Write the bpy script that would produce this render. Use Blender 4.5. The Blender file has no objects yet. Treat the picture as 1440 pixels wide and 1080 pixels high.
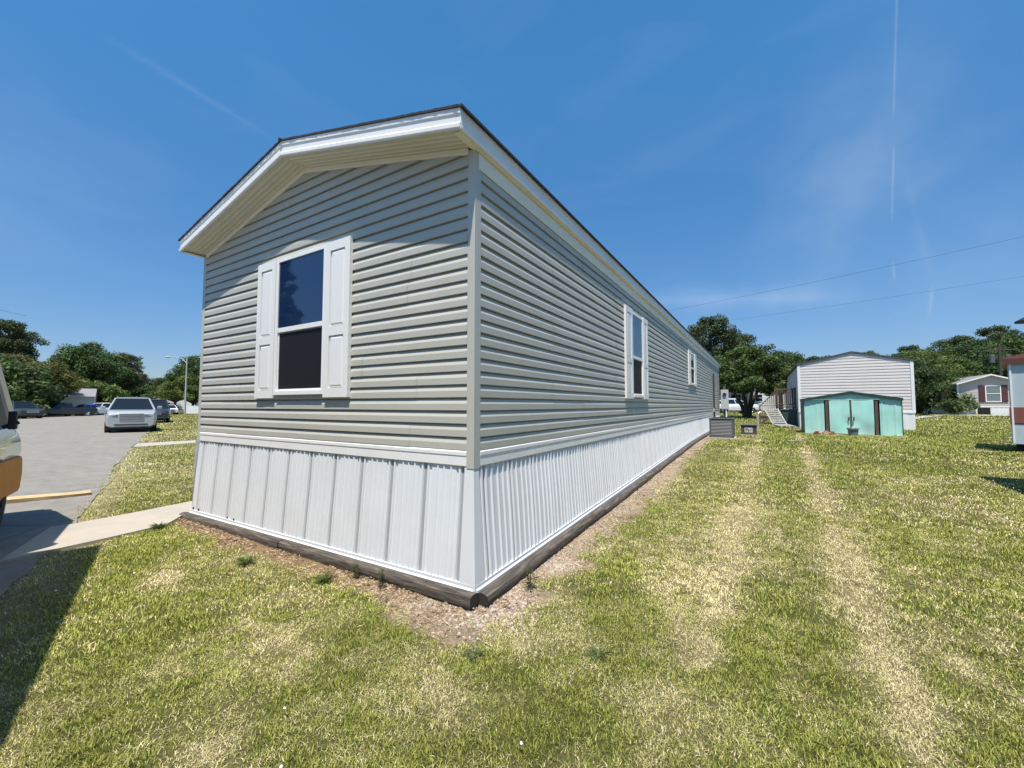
import bpy, bmesh, math, random
import numpy as np
from mathutils import Vector, Matrix

random.seed(7)
RNG = np.random.default_rng(11)
scene = bpy.context.scene
COL = scene.collection
R = math.radians

# ------------------------------------------------------------------ camera
CAM = Vector((1.7795, -2.3976, 1.36))
YAW, PITCH = 0.5456, 0.0513
cd = bpy.data.cameras.new('camera')
cd.sensor_width = 36.0
cd.lens = 577.38 / 1440.0 * 36.0
cd.clip_start = 0.05
cd.clip_end = 3000
cam = bpy.data.objects.new('camera', cd)
COL.objects.link(cam)
cam.location = CAM
cam.rotation_euler = (math.pi / 2 + PITCH, 0, YAW)
scene.camera = cam


def bear(r, F):
    """ground spot F metres ahead of the viewpoint on the bearing whose tangent is r"""
    c, s = math.cos(YAW), math.sin(YAW)
    return (CAM.x + F * (r * c - s), CAM.y + F * (r * s + c))


def px(X):
    return (X - 720.0) / 577.38


# ------------------------------------------------------------------ terrain
def GZ(x, y):
    t = min(1, max(0, (x + 9) / 5)); t = t * t * (3 - 2 * t)
    return t * (.028 * min(10, max(0, y)) + .008 * min(40, max(0, y - 10)))


def GZn(x, y):
    t = np.clip((x + 9) / 5, 0, 1); t = t * t * (3 - 2 * t)
    return t * (.028 * np.clip(y, 0, 10) + .008 * np.clip(y - 10, 0, 40))


def vn(x, y, seed=0):
    xi = np.floor(x).astype(np.int64); yi = np.floor(y).astype(np.int64)
    fx = x - xi; fy = y - yi
    fx = fx * fx * (3 - 2 * fx); fy = fy * fy * (3 - 2 * fy)

    def h(a, b):
        n = (a * 374761393 + b * 668265263 + seed * 974634777) & 0xffffffff
        n = ((n ^ (n >> 13)) * 1274126177) & 0xffffffff
        return ((n ^ (n >> 16)) & 0xffff) / 65535.0
    return (h(xi, yi) * (1 - fx) + h(xi + 1, yi) * fx) * (1 - fy) + (h(xi, yi + 1) * (1 - fx) + h(xi + 1, yi + 1) * fx) * fy


def fbm(x, y, seed=0, o=4):
    a = 0; w = .5; t = 0
    for i in range(o):
        a = a + w * vn(x * 2 ** i + 17.3 * i, y * 2 ** i - 9.1 * i, seed + i); t += w; w *= .55
    return a / t


def sst(a, b, x):
    t = np.clip((x - a) / (b - a), 0, 1)
    return t * t * (3 - 2 * t)


HX0, HX1, HY0, HY1 = -4.34, 0.07, -0.08, 20.3      # footprint of the grey home with its timbers


def house_dist(x, y):
    dx = np.maximum(np.maximum(HX0 - x, x - HX1), 0)
    dy = np.maximum(np.maximum(HY0 - y, y - HY1), 0)
    return np.hypot(dx, dy)


def blob(x, y, cx, cy, rx, ry, seed):
    d = np.hypot((x - cx) / rx, (y - cy) / ry) + .9 * (fbm(x * 3.1, y * 3.1, seed) - .5)
    return sst(1.0, .35, d)


def dryness(x, y):
    n = fbm(x * .55 + 3, y * .45, 1) * .6 + fbm(x * 2.3, y * 1.9, 5) * .4
    d = .29 + 1.6 * (n - .46) + 1.1 * (fbm(x * 8, y * 7, 8, 3) - .48)
    w = .05 * (fbm(y * .8, x * .3, 9) - .5) * 2
    l1 = np.exp(-((x - (1.42 + .02 * y) - w) / .17) ** 2) * sst(-1.5, .5, y) * sst(24, 12, y)
    l2 = np.exp(-((x - (2.28 + .037 * y) - w) / .13) ** 2) * sst(-1.2, .4, y) * sst(24, 12, y)
    d += (.46 * l1 + .78 * l2) * (.35 + .9 * sst(.25, .65, fbm(x * 2.6, y * .9, 14)))
    d -= .26 * np.exp(-((x - (1.90 + .03 * y)) / .22) ** 2) * sst(0, 2, y) + .2 * np.exp(-((x - (2.75 + .04 * y)) / .25) ** 2) * sst(0, 2, y)
    for (cx, cy, rx, ry, s, a) in ((-2.33, -.98, .33, .2, 21, .75), (-.09, -1.6, .3, .18, 22, .7), (1.45, .08, .22, .3, 23, .95),
                                   (.65, -.25, .5, .35, 24, .4), (.35, -.9, .45, .3, 25, .45), (1.3, .9, .5, .9, 26, .3),
                                   (3.6, 6.6, 1.1, .8, 27, .6), (2.0, -1.1, .3, .3, 28, .6), (-.6, -1.1, .5, .3, 29, .3),
                                   (5.2, 12.0, 1.0, .8, 30, .4), (2.6, .9, .25, .5, 33, .45)):
        d += .65 * a * blob(x, y, cx, cy, rx, ry, s)
    for (cx, cy, rx, ry, s, a) in ((3.7, 2.4, .9, 1.8, 31, .3), (.75, 1.0, .3, .6, 32, .3), (-3.2, -.75, .4, .5, 34, .35), (-1.3, -1.25, .4, .35, 37, .3),
                                   (2.1, -.35, .22, .3, 35, .45), (4.2, 8.5, 1.5, 2, 36, .2)):
        d -= a * blob(x, y, cx, cy, rx, ry, s)
    d -= .24 * sst(4, 13, y)
    d += .10 * sst(-4.5, -7, x)
    return np.clip(d, 0, 1)


def soil(x, y):
    d = house_dist(x, y)
    lim = np.where(x > .02, .40, np.where(y < 0, .30 + .05 * np.exp(-((x + .1) / .4) ** 2), .12))
    s = sst(1.25, .5, d / lim + 1.5 * (fbm(x * 4.5, y * 4.5, 41) - .5))
    # pads worn bare in front of the teal shed and beside the air conditioner
    s = np.maximum(s, .8 * blob(x, y, 4.3, 15.5, 1.6, .32, 43))
    s = np.maximum(s, .9 * blob(x, y, .9, 12.4, .9, .7, 44))
    s = np.maximum(s, .8 * blob(x, y, 6.1, 11.5, .45, .4, 45))
    return s


ROAD_O = np.array((-5.118, -.94)); ROAD_E = np.array((-.945, .327)); ROAD_N = np.array((-.327, -.945)); ROAD_W = 10.2


def road_lat(x, y):
    return (x - ROAD_O[0]) * ROAD_N[0] + (y - ROAD_O[1]) * ROAD_N[1]


def road_pt(s, l):
    p = ROAD_O + s * ROAD_E + l * ROAD_N
    return (float(p[0]), float(p[1]))


PATH_R = [(-3.80, -1.62), (-3.853, -.927), (-3.93, -.42), (-4.35, -.06), (-4.37, 4.5)]
PATH_L = [(-4.88, -1.12), (-4.84, -.95), (-4.89, -.42), (-4.97, .263), (-5.0, 4.5)]


def in_poly(x, y, poly):
    r = np.zeros(x.shape, bool); n = len(poly)
    for i in range(n):
        x0, y0 = poly[i]; x1, y1 = poly[(i + 1) % n]
        c = ((y0 > y) != (y1 > y)) & (x < (x1 - x0) * (y - y0) / ((y1 - y0) if y1 != y0 else 1e-9) + x0)
        r ^= c
    return r


PATH_POLY = PATH_R + PATH_L[::-1]
WALK_POLY = [(-15.35, 2.75), (-15.35, 7.5), (-16.45, 7.5), (-16.75, 3.3)]
PAD_RECTS = []   # other bare rectangles (x0,x1,y0,y1)


# ------------------------------------------------------------------ object helpers
def tag(o, label=None, cat=None, group=None, kind=None):
    if label: o['label'] = label
    if cat: o['category'] = cat
    if group: o['group'] = group
    if kind: o['kind'] = kind
    return o


def thing(name, label, cat, loc=(0, 0, 0), rz=0, group=None):
    o = bpy.data.objects.new(name, None); COL.objects.link(o)
    o.empty_display_size = .2
    o.location = loc; o.rotation_euler = (0, 0, rz)
    return tag(o, label, cat, group)


class MB:
    def __init__(s):
        s.v = []; s.f = []; s.m = []

    def add(s, vs, fs, mi=0):
        b = len(s.v); s.v.extend([tuple(p) for p in vs])
        for f in fs:
            s.f.append(tuple(b + i for i in f)); s.m.append(mi)
        return s

    def box(s, x0, x1, y0, y1, z0, z1, mi=0, M=None):
        vs = [(x0, y0, z0), (x1, y0, z0), (x1, y1, z0), (x0, y1, z0), (x0, y0, z1), (x1, y0, z1), (x1, y1, z1), (x0, y1, z1)]
        if M is not None: vs = [M @ Vector(p) for p in vs]
        return s.add(vs, [(0, 3, 2, 1), (4, 5, 6, 7), (0, 1, 5, 4), (1, 2, 6, 5), (2, 3, 7, 6), (3, 0, 4, 7)], mi)

    def sweep(s, prof, p0, p1, ao, az=(0, 0, 1), mi=0):
        p0, p1, ao, az = Vector(p0), Vector(p1), Vector(ao), Vector(az)
        n = len(prof)
        vs = [p0 + ao * a + az * b for a, b in prof] + [p1 + ao * a + az * b for a, b in prof]
        fs = [(i, (i + 1) % n, n + (i + 1) % n, n + i) for i in range(n)]
        fs += [tuple(range(n))[::-1], tuple(range(n, 2 * n))]
        return s.add(vs, fs, mi)

    def tube(s, pts, rad, k=8, mi=0, caps=True):
        pts = [Vector(p) for p in pts]
        if not hasattr(rad, '__len__'): rad = [rad] * len(pts)
        rings = []
        up = Vector((0, 0, 1))
        for i, p in enumerate(pts):
            d = (pts[min(i + 1, len(pts) - 1)] - pts[max(i - 1, 0)]).normalized()
            a = d.cross(up)
            if a.length < .05: a = d.cross(Vector((1, 0, 0)))
            a.normalize(); b = d.cross(a)
            rings.append([p + (a * math.cos(t) + b * math.sin(t)) * rad[i] for t in [2 * math.pi * j / k for j in range(k)]])
        vs = [q for r in rings for q in r]; fs = []
        for i in range(len(pts) - 1):
            for j in range(k):
                fs.append((i * k + j, i * k + (j + 1) % k, (i + 1) * k + (j + 1) % k, (i + 1) * k + j))
        if caps:
            fs.append(tuple(range(k))[::-1]); fs.append(tuple((len(pts) - 1) * k + j for j in range(k)))
        return s.add(vs, fs, mi)

    def lathe(s, prof, c, axis='y', k=20, mi=0):
        """prof: (radius, offset along axis)"""
        c = Vector(c); vs = []; fs = []; n = len(prof)
        for j in range(k):
            t = 2 * math.pi * j / k
            for r, h in prof:
                if axis == 'y': vs.append(c + Vector((r * math.cos(t), h, r * math.sin(t))))
                elif axis == 'x': vs.append(c + Vector((h, r * math.cos(t), r * math.sin(t))))
                else: vs.append(c + Vector((r * math.cos(t), r * math.sin(t), h)))
        for j in range(k):
            for i in range(n - 1):
                fs.append((j * n + i, ((j + 1) % k) * n + i, ((j + 1) % k) * n + i + 1, j * n + i + 1))
        return s.add(vs, fs, mi)

    def build(s, name, mats, parent=None, smooth=None, bevel=0, loc=None):
        me = bpy.data.meshes.new(name)
        me.from_pydata(s.v, [], s.f); me.update()
        if not isinstance(mats, (list, tuple)): mats = [mats]
        for m in mats: me.materials.append(m)
        me.polygons.foreach_set('material_index', s.m)
        bm = bmesh.new(); bm.from_mesh(me)
        bmesh.ops.recalc_face_normals(bm, faces=bm.faces)
        if bevel:
            es = [e for e in bm.edges if len(e.link_faces) == 2 and e.calc_face_angle(0) > R(28)]
            bmesh.ops.bevel(bm, geom=es, offset=bevel, segments=2, affect='EDGES', profile=.6, clamp_overlap=True)
        bm.to_mesh(me); bm.free()
        if smooth is not None:
            me.polygons.foreach_set('use_smooth', [True] * len(me.polygons))
            me.set_sharp_from_angle(angle=R(smooth))
        o = bpy.data.objects.new(name, me); COL.objects.link(o)
        if parent: o.parent = parent
        if loc: o.location = loc
        return o


def dup(root, loc=None, rz=None, label=None, scale=None):
    r = root.copy(); COL.objects.link(r)
    if loc is not None: r.location = loc
    if rz is not None: r.rotation_euler = (0, 0, rz)
    if scale is not None: r.scale = (scale,) * 3 if not hasattr(scale, '__len__') else scale
    if label: r['label'] = label
    for ch in list(root.children):
        c = ch.copy(); COL.objects.link(c); c.parent = r
        for g in list(ch.children):
            d = g.copy(); COL.objects.link(d); d.parent = c
    return r


def np_mesh(name, V, sizes, idx, mat, attr=None, smooth=False):
    """mesh straight from arrays; sizes: loops per polygon, idx: vertex index per loop"""
    me = bpy.data.meshes.new(name)
    me.vertices.add(len(V)); me.vertices.foreach_set('co', np.ascontiguousarray(V, np.float32).ravel())
    me.loops.add(len(idx)); me.loops.foreach_set('vertex_index', idx.astype(np.int32))
    me.polygons.add(len(sizes))
    st = np.zeros(len(sizes), np.int32); st[1:] = np.cumsum(sizes)[:-1]
    me.polygons.foreach_set('loop_start', st)
    me.update(calc_edges=True)
    if smooth: me.polygons.foreach_set('use_smooth', np.ones(len(sizes), bool))
    if attr is not None:
        a = me.color_attributes.new('Tint', 'FLOAT_COLOR', 'POINT')
        c = np.ones((len(V), 4), np.float32); c[:, :3] = attr
        a.data.foreach_set('color', c.ravel())
    me.materials.append(mat)
    return me


def link(name, me, parent=None):
    o = bpy.data.objects.new(name, me); COL.objects.link(o)
    if parent: o.parent = parent
    return o


# ------------------------------------------------------------------ materials
def mat(name):
    m = bpy.data.materials.new(name); m.use_nodes = True
    nt = m.node_tree
    return m, nt, nt.nodes['Principled BSDF'], nt.nodes, nt.links


def basic(name, col, rough=.5, var=.08, scale=8.0, metal=0, spec=.5, bump=0, bscale=60, coat=0, dirt=None, dscale=3.0, streak=1.0):
    """painted/vinyl/metal surface with soft mottling, optional dirt stains and fine bump"""
    m, nt, p, N, L = mat(name)
    tc = N.new('ShaderNodeTexCoord')
    nz = N.new('ShaderNodeTexNoise'); nz.inputs['Scale'].default_value = scale; nz.inputs['Detail'].default_value = 5
    L.new(tc.outputs['Object'], nz.inputs['Vector'])
    mx = N.new('ShaderNodeMix'); mx.data_type = 'RGBA'
    c = np.array(col)
    mx.inputs['A'].default_value = (*(c * (1 - var)), 1); mx.inputs['B'].default_value = (*np.clip(c * (1 + var), 0, 1), 1)
    L.new(nz.outputs['Fac'], mx.inputs['Factor'])
    out = mx.outputs['Result']
    if dirt is not None:
        mp = N.new('ShaderNodeMapping'); mp.inputs['Scale'].default_value = (1, 1, 1 / streak)
        L.new(tc.outputs['Object'], mp.inputs['Vector'])
        n2 = N.new('ShaderNodeTexNoise'); n2.inputs['Scale'].default_value = dscale; n2.inputs['Detail'].default_value = 8; n2.inputs['Roughness'].default_value = .65
        L.new(mp.outputs['Vector'], n2.inputs['Vector'])
        rp = N.new('ShaderNodeValToRGB'); rp.color_ramp.elements[0].position = .48; rp.color_ramp.elements[1].position = .78
        L.new(n2.outputs['Fac'], rp.inputs['Fac'])
        m2 = N.new('ShaderNodeMix'); m2.data_type = 'RGBA'
        ml = N.new('ShaderNodeMath'); ml.operation = 'MULTIPLY'; ml.inputs[1].default_value = dirt[3]
        L.new(rp.outputs['Color'], ml.inputs[0]); L.new(ml.outputs[0], m2.inputs['Factor'])
        L.new(out, m2.inputs['A']); m2.inputs['B'].default_value = (*dirt[:3], 1)
        out = m2.outputs['Result']
    L.new(out, p.inputs['Base Color'])
    p.inputs['Roughness'].default_value = rough; p.inputs['Metallic'].default_value = metal
    p.inputs['Specular IOR Level'].default_value = spec
    if coat: p.inputs['Coat Weight'].default_value = coat; p.inputs['Coat Roughness'].default_value = .05
    if bump:
        n3 = N.new('ShaderNodeTexNoise'); n3.inputs['Scale'].default_value = bscale; n3.inputs['Detail'].default_value = 4
        L.new(tc.outputs['Object'], n3.inputs['Vector'])
        b = N.new('ShaderNodeBump'); b.inputs['Strength'].default_value = bump; b.inputs['Distance'].default_value = .01
        L.new(n3.outputs['Fac'], b.inputs['Height']); L.new(b.outputs['Normal'], p.inputs['Normal'])
    return m


def tinted(name, rough=.7, transl=.3, spec=.2):
    """leaf/grass surface taking its own natural colour from the 'Tint' attribute, with light passing through"""
    m, nt, p, N, L = mat(name)
    at = N.new('ShaderNodeAttribute'); at.attribute_name = 'Tint'
    L.new(at.outputs['Color'], p.inputs['Base Color'])
    p.inputs['Roughness'].default_value = rough; p.inputs['Specular IOR Level'].default_value = spec
    tr = N.new('ShaderNodeBsdfTranslucent'); L.new(at.outputs['Color'], tr.inputs['Color'])
    mx = N.new('ShaderNodeMixShader'); mx.inputs[0].default_value = transl
    L.new(p.outputs[0], mx.inputs[1]); L.new(tr.outputs[0], mx.inputs[2])
    L.new(mx.outputs[0], N['Material Output'].inputs['Surface'])
    return m


def glass(name, col=(.012, .016, .02), rough=.03, ior=1.6):
    m, nt, p, N, L = mat(name)
    tc = N.new('ShaderNodeTexCoord'); nz = N.new('ShaderNodeTexNoise'); nz.inputs['Scale'].default_value = 2.0
    L.new(tc.outputs['Object'], nz.inputs['Vector'])
    b = N.new('ShaderNodeBump'); b.inputs['Strength'].default_value = .02; b.inputs['Distance'].default_value = .02
    L.new(nz.outputs['Fac'], b.inputs['Height']); L.new(b.outputs['Normal'], p.inputs['Normal'])
    p.inputs['Base Color'].default_value = (*col, 1); p.inputs['Roughness'].default_value = rough; p.inputs['IOR'].default_value = ior
    return m


def perforated(name, col, hole, pitch, rad=.33, rough=.5, dots=True):
    """vinyl punched with rows of small vent holes"""
    m, nt, p, N, L = mat(name)
    tc = N.new('ShaderNodeTexCoord'); sp = N.new('ShaderNodeSeparateXYZ'); L.new(tc.outputs['Object'], sp.inputs[0])

    def mth(op, a, b=None):
        n = N.new('ShaderNodeMath'); n.operation = op
        for i, q in enumerate((a, b)):
            if q is None: continue
            if isinstance(q, (int, float)): n.inputs[i].default_value = q
            else: L.new(q, n.inputs[i])
        return n.outputs[0]
    u = mth('MULTIPLY', mth('ADD', sp.outputs[0], sp.outputs[1]), 1 / pitch)
    w = mth('MULTIPLY', sp.outputs[2] if dots else mth('SUBTRACT', sp.outputs[0], sp.outputs[1]), 1 / pitch)
    a = mth('SUBTRACT', mth('FRACT', mth('ADD', u, w)), .5); b = mth('SUBTRACT', mth('FRACT', mth('SUBTRACT', u, w)), .5)
    d = mth('SQRT', mth('ADD', mth('MULTIPLY', a, a), mth('MULTIPLY', b, b)))
    k = mth('LESS_THAN', d, rad)
    mx = N.new('ShaderNodeMix'); mx.data_type = 'RGBA'; L.new(k, mx.inputs['Factor'])
    mx.inputs['A'].default_value = (*col, 1); mx.inputs['B'].default_value = (*hole, 1)
    L.new(mx.outputs['Result'], p.inputs['Base Color']); p.inputs['Roughness'].default_value = rough
    return m


M = {}
M['siding'] = basic('grey_vinyl', (.455, .442, .388), .5, .06, 3, dirt=(.36, .34, .29, .25), dscale=1.2, streak=3, bump=.05, bscale=90)
M['post'] = basic('grey_corner_vinyl', (.465, .455, .41), .5, .04, 4)
M['white'] = basic('white_vinyl', (.80, .79, .775), .45, .025, 5, dirt=(.55, .53, .48, .22), dscale=2.5, streak=4)
M['skirt'] = basic('white_skirting_vinyl', (.655, .67, .695), .4, .03, 4, dirt=(.56, .52, .46, .22), dscale=2.2, streak=3)
M['skirt_vent'] = perforated('vented_skirting_vinyl', (.50, .51, .53), (.07, .07, .075), .011, .36)
M['fascia'] = basic('white_fascia_metal', (.78, .765, .735), .4, .03, 3, dirt=(.45, .44, .40, .35), dscale=1.5, streak=1)
M['soffit'] = basic('cream_soffit_vinyl', (.82, .77, .63), .5, .05, 5)
M['soffit_vent'] = perforated('vented_soffit_vinyl', (.78, .73, .58), (.3, .28, .21), .014, .28, dots=False)
M['shingle'] = basic('asphalt_shingles', (.022, .022, .024), .9, .35, 60, bump=.5, bscale=120)
M['glass'] = glass('window_glass', (.010, .026, .075), ior=1.8)  # navy base paints part of the blue sky reflection into the panes
M['screen'] = basic('insect_screen', (.010, .010, .011), .6, .2, 20, spec=.25)
M['shutter'] = basic('white_shutter_plastic', (.78, .765, .735), .4, .02, 6)
m, nt, p, N, L = mat('weathered_timber')
tc = N.new('ShaderNodeTexCoord'); mp = N.new('ShaderNodeMapping'); mp.inputs['Scale'].default_value = (2.2, 26, 26); L.new(tc.outputs['Object'], mp.inputs['Vector'])
nz = N.new('ShaderNodeTexNoise'); nz.inputs['Scale'].default_value = 1.6; nz.inputs['Detail'].default_value = 9; nz.inputs['Roughness'].default_value = .7; nz.inputs['Distortion'].default_value = .5
L.new(mp.outputs[0], nz.inputs['Vector'])
rp = N.new('ShaderNodeValToRGB'); e = rp.color_ramp.elements; e[0].position = .34; e[0].color = (.022, .016, .012, 1); e[1].position = .68; e[1].color = (.185, .158, .132, 1)
q = rp.color_ramp.elements.new(.5); q.color = (.085, .070, .057, 1)
L.new(nz.outputs['Fac'], rp.inputs['Fac']); L.new(rp.outputs['Color'], p.inputs['Base Color']); p.inputs['Roughness'].default_value = .9
bp = N.new('ShaderNodeBump'); bp.inputs['Strength'].default_value = 1.0; bp.inputs['Distance'].default_value = .012
L.new(nz.outputs['Fac'], bp.inputs['Height']); L.new(bp.outputs[0], p.inputs['Normal'])
M['timber'] = m
M['timber_end'] = basic('timber_end_grain', (.03, .026, .02), .9, .35, 40, bump=.5)
M['concrete'] = basic('pale_concrete', (.40, .355, .295), .9, .10, 6, dirt=(.32, .29, .25, .55), dscale=2.5, bump=.25, bscale=120)
M['acgrey'] = basic('grey_ac_metal', (.10, .105, .11), .45, .08, 6)
M['acdark'] = basic('dark_ac_louvres', (.05, .055, .06), .5, .1, 8)
M['white_pipe'] = basic('white_pipe_plastic', (.75, .75, .74), .4, .03)
M['black'] = basic('black_plastic', (.018, .018, .02), .5, .1)
M['rubber'] = basic('tyre_rubber', (.022, .022, .023), .85, .15, 20)
M['chrome'] = basic('bright_metal', (.62, .63, .65), .22, .05, 8, metal=1)
M['lens'] = basic('lamp_lens', (.35, .38, .42), .12, .1, 8, coat=.6)
M['redlens'] = basic('red_lamp_lens', (.30, .015, .015), .2, .1, 8, coat=.6)
M['bark'] = basic('tree_bark', (.085, .068, .052), .95, .3, 6, bump=.8, bscale=14)
M['leaf'] = tinted('foliage', .55, .28)
M['grass'] = tinted('grass_blades', .6, .14)
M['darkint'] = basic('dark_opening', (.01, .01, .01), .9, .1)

# ------------------------------------------------------------------ world and sun
SUN = Vector((.40, -1.0, 2.9)).normalized()
ELEV = math.asin(SUN.z); AZ = math.atan2(SUN.x, SUN.y)
w = bpy.data.worlds.new('World'); scene.world = w; w.use_nodes = True
nt = w.node_tree; N = nt.nodes; L = nt.links
bg = N['Background']
sky = N.new('ShaderNodeTexSky'); sky.sky_type = 'NISHITA'; sky.sun_disc = False
sky.sun_elevation = ELEV; sky.sun_rotation = AZ
sky.altitude = 0; sky.air_density = 1.0; sky.dust_density = .45; sky.ozone_density = 2.4
hs = N.new('ShaderNodeHueSaturation'); hs.inputs['Saturation'].default_value = 1.07; hs.inputs['Value'].default_value = 1.0
L.new(sky.outputs[0], hs.inputs['Color'])
# the clear blue of that day: deep overhead, paler low down
hz = N.new('ShaderNodeMapRange'); hz.inputs['From Min'].default_value = 0.0; hz.inputs['From Max'].default_value = .62
sgz = N.new('ShaderNodeSeparateXYZ'); tc0 = N.new('ShaderNodeTexCoord'); L.new(tc0.outputs['Generated'], sgz.inputs[0]); L.new(sgz.outputs[2], hz.inputs['Value'])
gn = N.new('ShaderNodeMix'); gn.data_type = 'RGBA'; gn.inputs['A'].default_value = (.50, .52, .66, 1); gn.inputs['B'].default_value = (.49, 1.02, 1.19, 1)
L.new(hz.outputs[0], gn.inputs['Factor'])
tint = N.new('ShaderNodeMix'); tint.data_type = 'RGBA'; tint.blend_type = 'MULTIPLY'; tint.inputs['Factor'].default_value = 1
L.new(hs.outputs[0], tint.inputs['A']); L.new(gn.outputs['Result'], tint.inputs['B'])
tc = N.new('ShaderNodeTexCoord')


def wm(op, a, b=None, clamp=False):
    n = N.new('ShaderNodeMath'); n.operation = op; n.use_clamp = clamp
    for i, q in enumerate((a, b)):
        if q is None: continue
        if isinstance(q, (int, float)): n.inputs[i].default_value = q
        else: L.new(q, n.inputs[i])
    return n.outputs[0]


def dot(v):
    n = N.new('ShaderNodeVectorMath'); n.operation = 'DOT_PRODUCT'
    L.new(tc.outputs['Generated'], n.inputs[0]); n.inputs[1].default_value = v
    return n.outputs['Value']


def sky_dir(X, Y):
    u = px(X); v = (Y - 540) / 577.38
    F = math.cos(PITCH) + v * math.sin(PITCH); U = math.sin(PITCH) - v * math.cos(PITCH)
    c, s = math.cos(YAW), math.sin(YAW)
    return Vector((u * c - F * s, u * s + F * c, U)).normalized()


cn = N.new('ShaderNodeTexNoise'); cn.inputs['Scale'].default_value = 14; cn.inputs['Detail'].default_value = 5
L.new(tc.outputs['Generated'], cn.inputs['Vector'])


def streak_mask(a, b, width, amp, fade=.05):
    """thin trail of ice cloud along the great arc between two sky directions"""
    d1, d2 = sky_dir(*a), sky_dir(*b)
    n = d1.cross(d2).normalized(); t = (d2 - d1).normalized()
    off = wm('ADD', wm('ABSOLUTE', dot(n)), wm('MULTIPLY', wm('SUBTRACT', cn.outputs['Fac'], .5), width * .8))
    k = wm('SUBTRACT', 1.0, wm('DIVIDE', off, width), True)
    k = wm('MULTIPLY', k, k)
    along = dot(t)
    lo, hi = d1.dot(t), d2.dot(t)
    k = wm('MULTIPLY', k, wm('DIVIDE', wm('SUBTRACT', along, lo), fade, True))
    k = wm('MULTIPLY', k, wm('DIVIDE', wm('SUBTRACT', hi, along), fade, True))
    return wm('MULTIPLY', k, amp)


acc = streak_mask((1263, -60), (1256, 175), .003, .15, .03)
for args in (((1257, 200), (1254, 315), .003, .15, .02), ((1255, 365), (1258, 395), .004, .14, .01), ((1312, 395), (1306, 450), .005, .13, .02),
             ((1270, 230), (1312, 400), .012, .05, .06), ((130, 40), (400, 205), .011, .07, .12), ((1330, -80), (1120, 470), .20, .16, .25),
             ((1470, 200), (1290, 500), .16, .12, .2), ((880, 425), (1240, 415), .045, .20, .12), ((-100, 60), (60, 420), .2, .08, .2)):
    acc = wm('ADD', acc, streak_mask(*args))
mpc = N.new('ShaderNodeMapping'); mpc.inputs['Scale'].default_value = (2.2, 2.2, 7)
L.new(tc.outputs['Generated'], mpc.inputs['Vector'])
cw = N.new('ShaderNodeTexNoise'); cw.inputs['Scale'].default_value = 1.6; cw.inputs['Detail'].default_value = 7; cw.inputs['Distortion'].default_value = .6
L.new(mpc.outputs[0], cw.inputs['Vector'])
wisp = wm('MULTIPLY', wm('SUBTRACT', cw.outputs['Fac'], .5, True), .16)
acc = wm('ADD', acc, wisp, True)
cm = N.new('ShaderNodeMix'); cm.data_type = 'RGBA'
L.new(acc, cm.inputs['Factor']); L.new(tint.outputs['Result'], cm.inputs['A']); cm.inputs['B'].default_value = (4.2, 5.0, 6.0, 1)
L.new(cm.outputs['Result'], bg.inputs['Color'])
bg.inputs['Strength'].default_value = .113

sd = bpy.data.lights.new('sun', 'SUN'); sd.energy = 5.0; sd.angle = R(.53); sd.color = (1, .935, .83)
so = bpy.data.objects.new('sun', sd); COL.objects.link(so)
so.rotation_euler = SUN.to_track_quat('Z', 'Y').to_euler(); so.location = (20, -40, 60)
scene.view_settings.view_transform = 'Standard'; scene.view_settings.look = 'None'
scene.view_settings.exposure = 0.5; scene.view_settings.gamma = 1.0
scene.cycles.max_bounces = 6; scene.cycles.diffuse_bounces = 3; scene.cycles.glossy_bounces = 3
scene.cycles.transparent_max_bounces = 6

# ================================================================== GROUND
def axis(lo, hi, step, far):
    a = list(np.arange(lo, hi + 1e-6, step)); d = step
    x = hi
    while x < far:
        d *= 1.16; x += d; a.append(x)
    d = step; x = lo
    while x > -far:
        d *= 1.16; x -= d; a.insert(0, x)
    return np.array(a)


gx = axis(-8.0, 8.0, .075, 900); gy = axis(-3.2, 15.0, .085, 900)
XX, YY = np.meshgrid(gx, gy)
xf, yf = XX.ravel(), YY.ravel()
dry = dryness(xf, yf); so_ = soil(xf, yf)
relief = .016 * (fbm(xf * 2.2, yf * 2.2, 61) - .5) + .008 * (fbm(xf * 9, yf * 9, 66, 2) - .5)
relief *= (house_dist(xf, yf) > .02) * (road_lat(xf, yf) < 0)
zf_ = GZn(xf, yf) + relief
# the lawn drops a little under the carriageway and under the concrete path
V = np.stack([xf, yf, zf_ - .03 * ((road_lat(xf, yf) > .25) & (road_lat(xf, yf) < ROAD_W - .25))], 1)
g_green = np.array((.068, .074, .020)); g_dry = np.array((.20, .165, .085)); s_red = np.array((.21, .135, .08)); s_pale = np.array((.30, .235, .175))
cg = g_green + (g_dry - g_green) * dry[:, None]
pale = np.clip(sst(-1.3, -.2, xf) + .4 * (fbm(xf * 6, yf * 6, 71) - .5), 0, 1) * np.ones_like(xf)
cs = s_red + (s_pale - s_red) * pale[:, None]
cs = cs * (.55 + .9 * fbm(xf * 7, yf * 7, 72))[:, None]
ct = cg + (cs - cg) * so_[:, None]
edge = sst(-.55, -.02, road_lat(xf, yf)) * .75 * (.4 + fbm(xf * 3, yf * 3, 75))
edge = np.clip(edge, 0, 1) * (road_lat(xf, yf) < .6)
ct = ct + (np.array((.36, .30, .19)) - ct) * edge[:, None]
nx, ny = len(gx), len(gy)
ii, jj = np.meshgrid(np.arange(nx - 1), np.arange(ny - 1))
b0 = (jj * nx + ii).ravel()
idx = np.stack([b0, b0 + 1, b0 + nx + 1, b0 + nx], 1).ravel()
m, nt, p, N, L = mat('lawn_soil')
at = N.new('ShaderNodeAttribute'); at.attribute_name = 'Tint'
tc = N.new('ShaderNodeTexCoord')
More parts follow.
